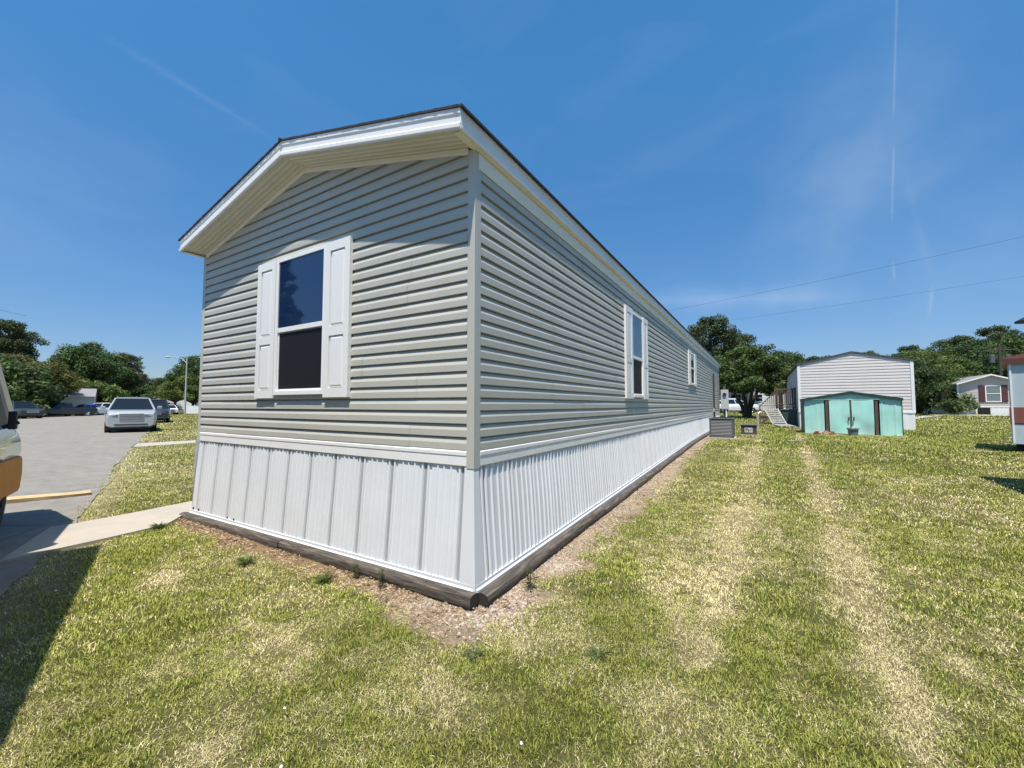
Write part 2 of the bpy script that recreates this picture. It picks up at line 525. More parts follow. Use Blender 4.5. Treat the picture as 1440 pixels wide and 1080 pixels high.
n1 = N.new('ShaderNodeTexNoise'); n1.inputs['Scale'].default_value = 45; n1.inputs['Detail'].default_value = 6; n1.inputs['Roughness'].default_value = .7
L.new(tc.outputs['Object'], n1.inputs['Vector'])
n2 = N.new('ShaderNodeTexNoise'); n2.inputs['Scale'].default_value = 4.5; n2.inputs['Detail'].default_value = 9; n2.inputs['Roughness'].default_value = .72
L.new(tc.outputs['Object'], n2.inputs['Vector'])
ad = N.new('ShaderNodeMath'); ad.operation = 'ADD'; L.new(n1.outputs['Fac'], ad.inputs[0]); L.new(n2.outputs['Fac'], ad.inputs[1])
mr = N.new('ShaderNodeMapRange'); mr.inputs['From Min'].default_value = .65; mr.inputs['From Max'].default_value = 1.35
mr.inputs['To Min'].default_value = .55; mr.inputs['To Max'].default_value = 1.5
L.new(ad.outputs[0], mr.inputs['Value'])
vm = N.new('ShaderNodeVectorMath'); vm.operation = 'SCALE'; L.new(at.outputs['Color'], vm.inputs[0]); L.new(mr.outputs[0], vm.inputs['Scale'])
L.new(vm.outputs[0], p.inputs['Base Color']); p.inputs['Roughness'].default_value = .95; p.inputs['Specular IOR Level'].default_value = .1
bp = N.new('ShaderNodeBump'); bp.inputs['Strength'].default_value = .9; bp.inputs['Distance'].default_value = .02
L.new(ad.outputs[0], bp.inputs['Height']); L.new(bp.outputs[0], p.inputs['Normal'])
go = link('ground', np_mesh('ground', V, np.full(len(idx) // 4, 4), idx, m, ct, True)); tag(go, kind='structure')

# ---- road: pale sun-bleached asphalt, ragged edge, one long sheet
m, nt, p, N, L = mat('bleached_asphalt')
tc = N.new('ShaderNodeTexCoord')
def noise(sc, det=6, ro=.6):
    n = N.new('ShaderNodeTexNoise'); n.inputs['Scale'].default_value = sc; n.inputs['Detail'].default_value = det; n.inputs['Roughness'].default_value = ro
    L.new(tc.outputs['Object'], n.inputs['Vector']); return n
na, nb, nc = noise(.5), noise(3.5, 8, .7), noise(160, 3)
mx = N.new('ShaderNodeMix'); mx.data_type = 'RGBA'; mx.inputs['A'].default_value = (.215, .198, .170, 1); mx.inputs['B'].default_value = (.285, .263, .228, 1)
L.new(na.outputs['Fac'], mx.inputs['Factor'])
m2 = N.new('ShaderNodeMix'); m2.data_type = 'RGBA'; m2.blend_type = 'MULTIPLY'; m2.inputs['Factor'].default_value = .8
rp = N.new('ShaderNodeValToRGB'); rp.color_ramp.elements[0].position = .36; rp.color_ramp.elements[0].color = (.66, .65, .63, 1); rp.color_ramp.elements[1].position = .64
L.new(nb.outputs['Fac'], rp.inputs['Fac']); L.new(mx.outputs['Result'], m2.inputs['A']); L.new(rp.outputs['Color'], m2.inputs['B'])
vor = N.new('ShaderNodeTexVoronoi'); vor.feature = 'DISTANCE_TO_EDGE'; vor.inputs['Scale'].default_value = .16
L.new(tc.outputs['Object'], vor.inputs['Vector'])
lt = N.new('ShaderNodeMath'); lt.operation = 'LESS_THAN'; lt.inputs[1].default_value = .0022; L.new(vor.outputs['Distance'], lt.inputs[0])
m3 = N.new('ShaderNodeMix'); m3.data_type = 'RGBA'; L.new(lt.outputs[0], m3.inputs['Factor']); L.new(m2.outputs['Result'], m3.inputs['A']); m3.inputs['B'].default_value = (.16, .155, .15, 1)
L.new(m3.outputs['Result'], p.inputs['Base Color']); p.inputs['Roughness'].default_value = .9
bp = N.new('ShaderNodeBump'); bp.inputs['Strength'].default_value = .5; bp.inputs['Distance'].default_value = .006
L.new(nc.outputs['Fac'], bp.inputs['Height']); L.new(bp.outputs[0], p.inputs['Normal'])
mb = MB(); pts = []
s_ = -30.0
ss = []
while s_ < 170:
    ss.append(s_); s_ += .12 if -3 < s_ < 14 else (.5 if s_ < 40 else 3)
for s_ in ss:
    e = .10 * (float(fbm(np.array(s_ * 2.2), np.array(.5), 81)) - .5) + .25 * (float(vn(np.array(s_ * .35), np.array(.2), 84)) - .5)
    a = road_pt(s_, e); b = road_pt(s_, ROAD_W + e * 2)
    mid = road_pt(s_, ROAD_W * .5)
    pts += [(*a, .012), (*mid, .05), (*b, .012)]
fs = []
for i in range(len(ss) - 1):
    fs += [(3 * i, 3 * i + 1, 3 * i + 4, 3 * i + 3), (3 * i + 1, 3 * i + 2, 3 * i + 5, 3 * i + 4)]
mb.add(pts, fs)
tag(mb.build('road', m), kind='structure')

# ---- concrete path up to the home, and the next home's walk
def slab(name, right, left, h, zoff=0):
    mb = MB(); n = len(right)
    top = [(x, y, GZ(x, y) + h) for x, y in right] + [(x, y, GZ(x, y) + h) for x, y in left]
    bot = [(x, y, z - .12) for x, y, z in top]
    fs = []
    for i in range(n - 1):
        fs.append((i, i + 1, n + i + 1, n + i))
        fs.append((i, i + 1, 2 * n + i + 1, 2 * n + i)); fs.append((n + i, n + i + 1, 3 * n + i + 1, 3 * n + i))
    fs += [(0, n, 3 * n, 2 * n), (n - 1, 2 * n - 1, 4 * n - 1, 3 * n - 1)]
    mb.add(top + bot, fs)
    return tag(mb.build(name, M['concrete']), kind='structure')

slab('path', PATH_R, PATH_L, .035)
slab('path', [(-15.35, 2.6), (-15.35, 7.5)], [(-16.75, 3.1), (-16.45, 7.5)], .03)
# gravel drive across in front of the beige home at the back
mb = MB()
rows = [(6.2, 21.6, 7.2, 23.2), (9.0, 30.5, 9.6, 33.5), (14.0, 42.5, 14.2, 45.8), (19, 41.0, 19, 44.8), (30, 36, 30, 40)]
vs = []
for x0, y0, x1, y1 in rows: vs += [(x0, y0, GZ(x0, y0) + .03), (x1, y1, GZ(x1, y1) + .03)]
mb.add(vs[2:], [(2 * i, 2 * i + 2, 2 * i + 3, 2 * i + 1) for i in range(len(rows) - 2)])
tag(mb.build('driveway', M['concrete']), kind='structure')

# ------------------------------------------------------------------ grass: real blades, one object
def make_blades():
    ax_, ay_ = CAM.x + 1.2 * math.sin(YAW), CAM.y - 1.2 * math.cos(YAW)
    bands = [(1.6, 4.2, 29000, .0032, .021), (4.2, 7, 11500, .0044, .027), (7, 12, 3600, .0068, .034), (12, 20, 800, .012, .05), (20, 36, 190, .022, .06), (36, 75, 28, .05, .075)]
    out = []
    half = R(64)
    for r0, r1, den, wd, ht in bands:
        n = int(half * (r1 * r1 - r0 * r0) * den)
        r = np.sqrt(RNG.uniform(r0 * r0, r1 * r1, n)); a = RNG.uniform(-half, half, n) + YAW
        x = ax_ - np.sin(a) * r; y = ay_ + np.cos(a) * r
        out.append(np.stack([x, y, np.full(n, wd), np.full(n, ht)], 1))
    P = np.concatenate(out)
    # blades grow in tufts: pull each towards a shared tuft centre
    k = 9; m_ = len(P) // k * k; P = P[:m_]
    far = P[:, 2] > .03
    ctr = P[::k].repeat(k, 0)
    off = np.hypot(ctr[:, 0] - CAM.x, ctr[:, 1] - CAM.y)
    tr_ = (.010 + .0022 * off)
    loose = RNG.random(m_) < .30
    jx, jy = RNG.normal(0, 1, m_) * tr_, RNG.normal(0, 1, m_) * tr_
    P[:, 0] = np.where(loose | far, P[:, 0], ctr[:, 0] + jx); P[:, 1] = np.where(loose | far, P[:, 1], ctr[:, 1] + jy)
    tuft_ang = np.where(loose | far, RNG.uniform(0, 2 * np.pi, m_), np.arctan2(jy, jx) + RNG.normal(0, .6, m_))
    tuft_v = RNG.random(m_ // k + 1).repeat(k)[:m_]
    P = np.concatenate([P, tuft_ang[:, None], tuft_v[:, None]], 1)
    x, y = P[:, 0], P[:, 1]
    d = dryness(x, y); s = soil(x, y); hd = house_dist(x, y)
    rl = road_lat(x, y)
    keep = hd > .0
    keep &= ~((rl > .02 + .12 * (RNG.random(len(x)) - .5)) & (rl < ROAD_W - .05))
    keep &= ~in_poly(x, y, PATH_POLY) & ~in_poly(x, y, WALK_POLY)
    thin = .50 + .50 * sst(.3, .55, fbm(x * 6, y * 6, 91))
    keep &= RNG.random(len(x)) < (1 - .35 * s) * thin
    keep &= ~((rl > -.35) & (RNG.random(len(x)) < .5))
    for (x0, x1, y0, y1) in PAD_RECTS: keep &= ~((x > x0) & (x < x1) & (y > y0) & (y < y1))
    P = P[keep]; d = d[keep]; s = s[keep]; x, y = P[:, 0], P[:, 1]; n = len(P)
    w_, h_ = P[:, 2], P[:, 3]
    isdry = RNG.random(n) < np.clip(d * 1.0 + .06 + .6 * s, 0, .97)
    tall = .55 + .9 * RNG.random(n) * (.55 + .8 * fbm(x * 1.7, y * 1.7, 95))
    H = h_ * tall * np.where(isdry, .8, 1.0) * (1 - .45 * s)
    lean = H * np.where(isdry, RNG.uniform(.35, 1.5, n), RNG.uniform(.15, 1.0, n)) * np.where(s > .5, 1.6, 1)
    H = H * np.where(isdry, .75, .95) * (1 - .35 * (s > .4))
    a = P[:, 4]; f = a + np.pi / 2 + RNG.normal(0, .5, n)
    ux, uy = np.cos(a), np.sin(a); sx, sy = np.cos(f) * w_ * .5, np.sin(f) * w_ * .5
    z0 = GZn(x, y) - .004 + (.016 * (fbm(x * 2.2, y * 2.2, 61) - .5) + .008 * (fbm(x * 9, y * 9, 66, 2) - .5))
    B = np.empty((n, 5, 3), np.float32)
    B[:, 0] = np.stack([x - sx, y - sy, z0], 1); B[:, 1] = np.stack([x + sx, y + sy, z0], 1)
    mx_, my_, mz = x + ux * lean * .38, y + uy * lean * .38, z0 + H * .68
    B[:, 2] = np.stack([mx_ + sx * .8, my_ + sy * .8, mz], 1); B[:, 3] = np.stack([mx_ - sx * .8, my_ - sy * .8, mz], 1)
    B[:, 4] = np.stack([x + ux * lean, y + uy * lean, z0 + H * RNG.uniform(.75, 1.1, n)], 1)
    v = (.55 * RNG.random(n) + .45 * P[:, 5])[:, None]; q = RNG.random(n)[:, None]
    green = np.array((.10, .138, .022)) * (1 - v) + np.array((.50, .50, .11)) * v
    straw = np.array((.40, .33, .15)) * (1 - v) + np.array((.90, .80, .48)) * v
    brown = np.array((.27, .16, .08)) * (1 - v) + np.array((.62, .45, .27)) * v
    c = np.where(isdry[:, None], straw, green)
    c = np.where((s[:, None] > .35) & (q < .55 * s[:, None]), brown, c)
    big = (.68 + .68 * fbm(x * 1.1, y * 1.1, 97))[:, None]
    c = c * big
    idx = (np.arange(n)[:, None] * 5 + np.array([0, 1, 2, 3, 3, 2, 4])[None]).ravel()
    sizes = np.tile(np.array([4, 3]), n)
    return B.reshape(-1, 3), sizes, idx, np.repeat(c, 5, 0)

Vb, Sb, Ib, Cb = make_blades()
print('blades', len(Vb) // 5)
tag(link('grass', np_mesh('grass', Vb, Sb, Ib, M['grass'], Cb)), kind='stuff')

# ------------------------------------------------------------------ pine straw and dead leaves lying on the bare strip
def make_litter():
    n = 34000
    u = RNG.random(n)
    x = np.where(u < .55, RNG.uniform(-4.4, .6, n), RNG.uniform(.08, .75, n)); y = np.where(u < .55, RNG.uniform(-.75, -.1, n), 12.0 * RNG.random(n) ** 1.6)
    s = soil(x, y); hd = house_dist(x, y)
    k = (hd > .03) & (RNG.random(n) < s * np.where(x > .0, .45, 1.0) * sst(.25, .6, fbm(x * 5, y * 5, 111)) + .015)
    x, y = x[k], y[k]; n = len(x)
    a = RNG.uniform(0, np.pi * 2, n); ln = RNG.uniform(.006, .026, n); wd = RNG.uniform(.0008, .0022, n)
    leaf = RNG.random(n) < .05; ln = np.where(leaf, ln * .6, ln); wd = np.where(leaf, .004 + wd, wd)
    cx_, cy_ = np.cos(a), np.sin(a); z = GZn(x, y) + RNG.uniform(.004, .016, n); tz = RNG.normal(0, .006, n); rz_ = RNG.normal(0, .003, n)
    Q = np.stack([np.stack([x - cx_ * ln, y - cy_ * ln, z - tz], 1), np.stack([x + cy_ * wd, y - cx_ * wd, z + rz_], 1),
                  np.stack([x + cx_ * ln, y + cy_ * ln, z + tz], 1), np.stack([x - cy_ * wd, y + cx_ * wd, z - rz_ + .003], 1)], 1)
    v = RNG.random(n)[:, None]
    c = np.where(v < .5, np.array((.40, .25, .14)) * (.5 + 1.1 * v), np.array((.60, .49, .36)) * (.5 + .6 * v))
    return Q.reshape(-1, 3), n, np.repeat(c, 4, 0)

Vl, nl, Cl = make_litter()
tag(link('leaf_litter', np_mesh('leaf_litter', Vl, np.full(nl, 4), np.arange(4 * nl), M['grass'], Cl)), kind='stuff')

# ------------------------------------------------------------------ gravel and clover heads
def scatter_mesh(n_try, spots, size, flat, cols, name, mname, mt, zoff=0.0):
    vs, fs, cs = [], [], []
    base = [(1, 0, -.3), (.4, .9, -.3), (-.7, .7, -.3), (-1, -.1, -.3), (-.3, -.9, -.3), (.6, -.8, -.3), (.5, .1, .6), (-.35, .25, .7), (-.1, -.4, .65)]
    tri = [(0, 1, 6), (1, 7, 6), (1, 2, 7), (2, 3, 7), (3, 8, 7), (3, 4, 8), (4, 5, 8), (5, 6, 8), (5, 0, 6), (6, 7, 8)]
    for (x, y) in spots:
        s = random.uniform(*size); a = random.uniform(0, 6.28); ca, sa = math.cos(a), math.sin(a)
        fx = random.uniform(.6, 1.2); b = len(vs); c = random.choice(cols); k = random.uniform(.75, 1.2)
        z = GZ(x, y) + zoff
        for bx, by, bz in base:
            bx *= fx
            vs.append((x + s * (bx * ca - by * sa), y + s * (bx * sa + by * ca), z + s * flat * bz)); cs.append([q * k for q in c])
        fs += [tuple(b + i for i in t) for t in tri]
    V = np.array(vs, np.float32); idx = np.array(fs, np.int32).ravel()
    return tag(link(name, np_mesh(mname, V, np.full(len(fs), 3), idx, mt, np.array(cs))), kind='stuff')

m_st = tinted('pebble_stone', .85, 0.0, .25)
spots = []
while len(spots) < 6500:
    y = random.uniform(-.2, 1) ** 1 if random.random() < .25 else random.uniform(0, 19) * random.random() ** .6
    x = .12 + abs(random.gauss(0, .17))
    if random.random() < .12: x, y = random.gauss(.0, .35), random.gauss(-.20, .10)
    if house_dist(np.array(x), np.array(y)) < .015 or x > .75: continue
    spots.append((x, y))
scatter_mesh(0, spots, (.004, .014), .75, [(.36, .31, .26), (.28, .22, .18), (.45, .40, .34), (.22, .15, .10), (.34, .25, .18)], 'gravel', 'gravel', m_st)
spots = []
for cx, cy, sx_, sy_, n in ((5.2, 6.4, 1.0, .9, 190), (4.6, 4.4, .8, .8, 70), (-2.6, -.5, .7, .4, 25), (.2, -1.3, 1.0, .5, 8), (3.2, 8, 2.0, 2.0, 90), (-6, 1.2, 1.2, 1, 30)):
    for _ in range(n):
        x, y = random.gauss(cx, sx_), random.gauss(cy, sy_)
        if house_dist(np.array(x), np.array(y)) > .3 and road_lat(x, y) < -.2 and not in_poly(np.array([x]), np.array([y]), PATH_POLY)[0]: spots.append((x, y))
scatter_mesh(0, spots, (.004, .009), .9, [(.72, .72, .66), (.65, .66, .55)], 'clover_blossoms', 'clover', m_st, .045)
# ================================================================== THE GREY HOME
W_, L_ = 4.27, 20.2
Z_TRIM0, Z_TRIM1, Z_EAVE, Z_FAS, Z_RIDGE = .915, 1.03, 3.25, 3.259, 3.77
OV, OS = .254, .055             # overhang past the gable wall and past the side walls
SL = (Z_RIDGE - Z_FAS) / (W_ / 2 + OS)
home = thing('mobile_home', 'grey vinyl-sided mobile home on white ribbed skirting with white-shuttered windows', 'mobile home', (0, 0, 0))


def under(x):                    # height of the soffit above a point of the gable
    return Z_RIDGE - SL * abs(x + W_ / 2)


def lap_wall(mb, P, U, Nn, z0, z1, h, rng, prof, seams=(), seg=.5, wob=.0016, seed=0, mi=0, holes=()):
    """courses of lapped siding; rng(z) gives the wall's extent along U at height z"""
    P, U, Nn = Vector(P), Vector(U), Vector(Nn)
    k = 0; z = z0
    while z < z1 - 1e-4:
        sm = sorted(seams[(k // 2) % len(seams)]) if seams else []
        rows = [(min(z + dz, z1), dp) for dz, dp in prof]
        ext = [rng(q) for q, _ in rows]
        a0 = min(e[0] for e in ext); b0 = max(e[1] for e in ext)
        if b0 - a0 > .02:
            cuts = [a0] + [q for q in sm if a0 + .1 < q < b0 - .1] + [b0]
            for j in range(len(cuts) - 1):
                A, B = cuts[j], cuts[j + 1]
                n = max(1, int((B - A) / seg))
                us = [A + (B - A) * i / n for i in range(n + 1)]
                off = .0022 * (j % 2)
                vs = []
                for i, u in enumerate(us):
                    wb = wob * (2 * float(vn(np.array(u * 1.3 + seed), np.array(k * .7 + seed), 3)) - 1)
                    for (q, dp), (ea, eb) in zip(rows, ext):
                        uu = min(max(u, ea), eb)
                        vs.append(P + U * uu + Nn * (dp + (off + wb if dp > .003 else 0)) + Vector((0, 0, q)))
                m_ = len(rows); fs = []
                for i in range(n):
                    for r in range(m_ - 1):
                        fs.append((i * m_ + r, (i + 1) * m_ + r, (i + 1) * m_ + r + 1, i * m_ + r + 1))
                # closed ends so the lap shows at the seam
                mb.add(vs, fs, mi)
        z += h; k += 1


CH = (Z_EAVE - Z_TRIM1) / 23.0
DUTCH = [(0, -.010), (.0002, .0152), (.003, .0166), (.050, .0163), (.054, .0152), (CH - .0115, .0030), (CH - .0110, -.010), (CH, -.010)]

# gable wall
mb = MB()
def rng_g(z):
    hw = W_ / 2 - .047
    if z > Z_FAS + .002: hw = min(hw, (Z_RIDGE - z) / SL)
    return (-W_ / 2 - max(hw, 0), -W_ / 2 + max(hw, 0))
lap_wall(mb, (0, -.002, 0), (1, 0, 0), (0, -1, 0), Z_TRIM1, Z_RIDGE, CH, rng_g, DUTCH, [[-3.55, -.62], [-2.75], [-3.72, -.55], [-1.2, -3.3], [-.75], [-3.0], [-3.6, -.66]], seed=4)
mb.build('gable_wall', M['siding'], home, 14)
# long wall
mb = MB()
Z_FRZ = 3.125
lap_wall(mb, (.002, 0, 0), (0, 1, 0), (1, 0, 0), Z_TRIM1, Z_FRZ, CH, lambda z: (.055, L_ - .055), DUTCH, [[3.4, 7.1, 10.7, 14.3, 17.9], [2.1, 5.6, 9.2, 12.9, 16.6], [1.3, 4.9, 8.4, 12.2, 15.7]], seg=.8, seed=9)
mb.build('long_wall', M['siding'], home, 14)
# far side walls and end, seen only from elsewhere
mb = MB()
lap_wall(mb, (-W_ - .002, 0, 0), (0, 1, 0), (-1, 0, 0), Z_TRIM1, Z_EAVE, CH, lambda z: (.075, L_ - .08), DUTCH, seg=4)
lap_wall(mb, (0, L_ + .002, 0), (1, 0, 0), (0, 1, 0), Z_TRIM1, Z_RIDGE, CH, rng_g, DUTCH, seg=4)
mb.box(-W_ + .02, -.02, .03, L_ - .03, .85, Z_EAVE - .02)
mb.build('back_walls', M['siding'], home, 30)
# corner posts
for cx, cy, sx, sy in ((0, 0, 1, -1), (-W_, 0, -1, -1), (0, L_, 1, 1), (-W_, L_, -1, 1)):
    mb = MB(); t = .0185
    x0, x1 = sorted((cx - sx * .048, cx + sx * t)); y0, y1 = sorted((cy - sy * .056, cy + sy * t))
    zt = 3.262
    mb.box(x0, x1, *sorted((cy - sy * .004, cy + sy * t)), .905, zt)
    mb.box(*sorted((cx - sx * .004, cx + sx * t)), *sorted((cy - sy * .0041, cy - sy * .056)), .905, zt)
    mb.build('corner_post', M['post'], home)
# starter trim: two-step white band under the siding
TR = [(0, 0), (.012, 0), (.018, .006), (.018, .074), (.022, .080), (.022, .104), (.016, .113), (0, .115)]
mb = MB()
mb.sweep(TR, (-W_ + .049, 0, Z_TRIM0), (-.049, 0, Z_TRIM0), (0, -1, 0))
mb.sweep(TR, (0, .057, Z_TRIM0), (0, L_ - .057, Z_TRIM0), (1, 0, 0))
mb.sweep(TR, (-W_, .084, Z_TRIM0), (-W_, L_ - .084, Z_TRIM0), (-1, 0, 0))
mb.build('starter_trim', M['white'], home)

# skirting -----------------------------------------------------------------
PER = .366


def skirt(P, U, Nn, a, b, phase, ztop, zbot, flare, name, rows=7, deep=True):
    """ribbed vinyl panels leaning slightly outwards; a recessed, punched strip once per panel"""
    P, U, Nn = Vector(P), Vector(U), Vector(Nn)
    ribs = []
    for k in range(int((a - phase) / PER) - 2, int((b - phase) / PER) + 2):
        o = phase + k * PER
        prof = [(-.017, .0), (.017, .0), (.021, .017), (.038, .017), (.043, .002), (.091, .002), (.096, .015), (.111, .015), (.116, .003),
                (.176, .003), (.180, .016), (.191, .016), (.195, .003), (.250, .003), (.255, .015), (.270, .015), (.275, .002), (.322, .002), (.327, .017), (.345, .017)]
        if not deep: prof = [(-.019, .0), (.019, .0), (.023, .013), (.038, .013), (.043, .0), (.060, .0), (.066, .009), (.118, .009), (.123, .017), (.132, .017), (.137, .008),
                (.178, .008), (.183, .016), (.191, .016), (.196, .008), (.246, .008), (.251, .017), (.260, .017), (.265, .009), (.300, .009), (.306, .0), (.322, .0), (.327, .013), (.343, .013)]
        ribs += [(o + u, d, 1 if i == 0 else 0) for i, (u, d) in enumerate(prof)]
    ribs = [r for r in ribs if a <= r[0] <= b]
    ribs = [(a, .004, 0)] + ribs + [(b, .004, 0)]
    mb = MB(); vs = []; fs = []; ms = []
    for u, d, _ in ribs:
        zb = zbot(u)
        for r in range(rows):
            t = r / (rows - 1); z = ztop + (zb - ztop) * t
            bulge = .016 * (float(fbm(np.array(u * 1.7), np.array(z * 1.5 + phase), 53, 2)) - .5) * math.sin(math.pi * t)
            q = P + U * u + Nn * (d - .006 + flare * t + bulge); vs.append((q.x, q.y, z))
    for i in range(len(ribs) - 1):
        for r in range(rows - 1):
            fs.append((i * rows + r, (i + 1) * rows + r, (i + 1) * rows + r + 1, i * rows + r + 1)); ms.append(ribs[i][2])
    b0 = len(mb.v); mb.add(vs, fs); mb.m = ms
    return mb.build(name, [M['skirt'], M['skirt_vent']], home)


def foot(y): return GZ(1, max(0, y)) + .085
skirt((0, 0, 0), (1, 0, 0), (0, -1, 0), -W_ + .035, -.035, -.086, .93, lambda u: .045 + .045 * (u + W_) / W_, .062, 'gable_skirting', deep=False)
skirt((0, 0, 0), (0, 1, 0), (1, 0, 0), .02, L_, .115, .93, foot, .062, 'long_skirting', rows=6)
mb = MB()
# corner angle, bottom rail
vs = []
for t, z in ((0, .93), (1, .075)):
    e = .062 * t + .012
    vs += [(-.068, -e, z), (e, -e, z), (e, .048, z), (-.068, -e + .02, z), (e - .02, -e + .02, z), (e - .02, .048, z)]
mb.add(vs, [(0, 1, 7, 6), (1, 2, 8, 7), (3, 9, 10, 4), (4, 10, 11, 5), (0, 6, 9, 3), (2, 5, 11, 8)])
RAIL = [(.052, -.025), (.084, -.025), (.084, .004), (.072, .012), (.072, .034), (.062, .036), (.052, .03)]
mb.sweep(RAIL, (-W_ - .0, 0, .045), (.060, 0, .085), (0, -1, 0))
ys = [-.06, 0, 2.5, 5, 7.5, 10, 12.5, 15, 17.5, L_]
for y0, y1 in zip(ys[:-1], ys[1:]):
    mb.sweep(RAIL, (0, y0, foot(y0)), (0, y1, foot(y1)), (1, 0, 0))
vs = [(-W_ + .035 - .035 * t, y, z) for y in (-.055, L_) for t, z in ((0, .93), (1, .02))]
mb.add(vs, [(0, 1, 3, 2)])
mb.build('skirting_trim', M['skirt'], home)

# small holes broken in the foot of the gable skirting near the path
for hx in (-4.20, -4.06, -3.36, -3.22):
    mb = MB(); mb.lathe([(0, 0), (.016, 0), (.013, .006), (0, .006)], (hx, -.0665, .10), 'y', 9)
    mb.build('skirting_hole', M['darkint'], home)
# soffits -------------------------------------------------------------------
mb = MB()
for sgn in (-1, 1):
    xe = -W_ / 2 + sgn * (W_ / 2 + OS - .008)
    prof = []
    y = -.0
    for k in range(5):
        o = .004 + k * .049
        prof += [(o, 0), (o + .030, 0), (o + .034, .007), (o + .045, .007)]
    prof.append((OV - .004, 0))
    vs = []
    for o, dz in prof: vs += [(-W_ / 2, -o, Z_RIDGE + dz), (xe, -o, Z_RIDGE + dz - SL * abs(xe + W_ / 2))]
    fs = [(2 * i, 2 * i + 1, 2 * i + 3, 2 * i + 2) for i in range(len(prof) - 1)]
    mb.add(vs, fs)
    mb.m[-len(fs):] = [1 if (i % 4 == 0) else 0 for i in range(len(fs))]
    # frieze moulding against the wall
    x1 = -W_ / 2 + sgn * (W_ / 2 - .046)
    a, b = (-W_ / 2, -.0015, Z_RIDGE - .003), (x1, -.0015, under(x1) - .003)
    mb.sweep([(0, 0), (.024, 0), (.024, -.040), (.018, -.046), (0, -.046)], a, b, (0, -1, 0))
# dark mitre seam at the peak
mb.box(-W_ / 2 - .006, -W_ / 2 + .006, -OV + .004, -.028, Z_RIDGE - .006, Z_RIDGE + .004)
# side soffit and its frieze board
mb.box(.0, OS - .006, -OV + .02, L_ + OV - .02, Z_EAVE - .002, Z_EAVE + .006)
mb.box(-W_ - OS + .006, -W_, -OV + .02, L_ + OV - .02, Z_EAVE - .002, Z_EAVE + .006)
mb.sweep([(.003, 0), (.022, 0), (.026, .012), (.026, .110), (.020, .122), (.003, .122)], (0, .023, Z_FRZ), (0, L_ - .09, Z_FRZ), (1, 0, 0))
mb.build('soffit', [M['soffit'], M['soffit_vent']], home)

# fascia: drip edge, face, and a lip along the bottom
FAS = [(-.02, .142), (.010, .142), (.010, .106), (.002, .104), (.002, .046), (.016, .030), (.016, .004), (.010, -.006), (-.006, -.006), (-.006, .005), (-.02, .005)]
mb = MB()
def fascia_run(p0, p1, ao, n, seed):
    """bowed in a little, the way long vinyl-wrapped boards sag"""
    p0, p1, ao = Vector(p0), Vector(p1), Vector(ao)
    for i in range(n):
        q = []
        for t in (i / n, (i + 1) / n):
            wv = .007 * (float(fbm(np.array(t * n * .55), np.array(seed * 3.1), 57, 2)) - .5) if 0 < t < 1 else 0
            q.append(p0.lerp(p1, t) + ao * wv)
        mb.sweep(FAS, q[0], q[1], ao)
for ysg, yy in ((-1, -OV), (1, L_ + OV)):
    for sgn in (-1, 1):
        xe = -W_ / 2 + sgn * (W_ / 2 + OS + (0.014 if True else 0))
        fascia_run((-W_ / 2, yy, Z_RIDGE), (xe, yy, Z_RIDGE - SL * abs(xe + W_ / 2)), (0, ysg, 0), 7, sgn + 3)
fascia_run((OS, -OV, Z_FAS), (OS, L_ + OV, Z_FAS), (1, 0, 0), 16, 7)
fascia_run((-W_ - OS, -OV, Z_FAS), (-W_ - OS, L_ + OV, Z_FAS), (-1, 0, 0), 8, 8)
mb.build('fascia', M['fascia'], home)
# roof deck with shingles
mb = MB()
for sgn in (-1, 1):
    xe = -W_ / 2 + sgn * (W_ / 2 + OS + .034)
    n = 60
    for k in range(n):            # shingle rows give a slightly ragged gable edge
        ta, tb = k / n, (k + 1) / n
        xa, xb = -W_ / 2 + (xe + W_ / 2) * ta, -W_ / 2 + (xe + W_ / 2) * tb
        za, zb = Z_RIDGE + .143 - SL * abs(xa + W_ / 2), Z_RIDGE + .143 - SL * abs(xb + W_ / 2)
        e = OV + .020 + random.uniform(-.002, .003)
        y0, y1 = -e, L_ + e
        mb.add([(xa, y0, za), (xb, y0, zb), (xb, y1, zb), (xa, y1, za), (xa, y0, za + .016), (xb, y0, zb + .020), (xb, y1, zb + .020), (xa, y1, za + .016)],
               [(0, 3, 2, 1), (4, 5, 6, 7), (0, 1, 5, 4), (2, 3, 7, 6), (1, 2, 6, 5), (0, 4, 7, 3)])
mb.tube([(-W_ / 2, -OV - .032, Z_RIDGE + .155), (-W_ / 2, L_ + OV + .03, Z_RIDGE + .155)], .018, 6)
mb.build('roof', M['shingle'], home)
# inside of the roof, closes the attic
mb = MB()
mb.add([(x, y, z) for y in (-OV + .01, L_ + OV - .01) for x, z in ((-W_ / 2, Z_RIDGE + .13), (OS - .01, Z_FAS + .125), (OS - .01, Z_FAS + .03), (-W_ / 2, Z_RIDGE + .03), (-W_ - OS + .01, Z_FAS + .03), (-W_ - OS + .01, Z_FAS + .125))],
       [(0, 1, 7, 6), (1, 2, 8, 7), (2, 3, 9, 8), (3, 4, 10, 9), (4, 5, 11, 10), (5, 0, 6, 11)])
mb.build('attic', M['black'], home)


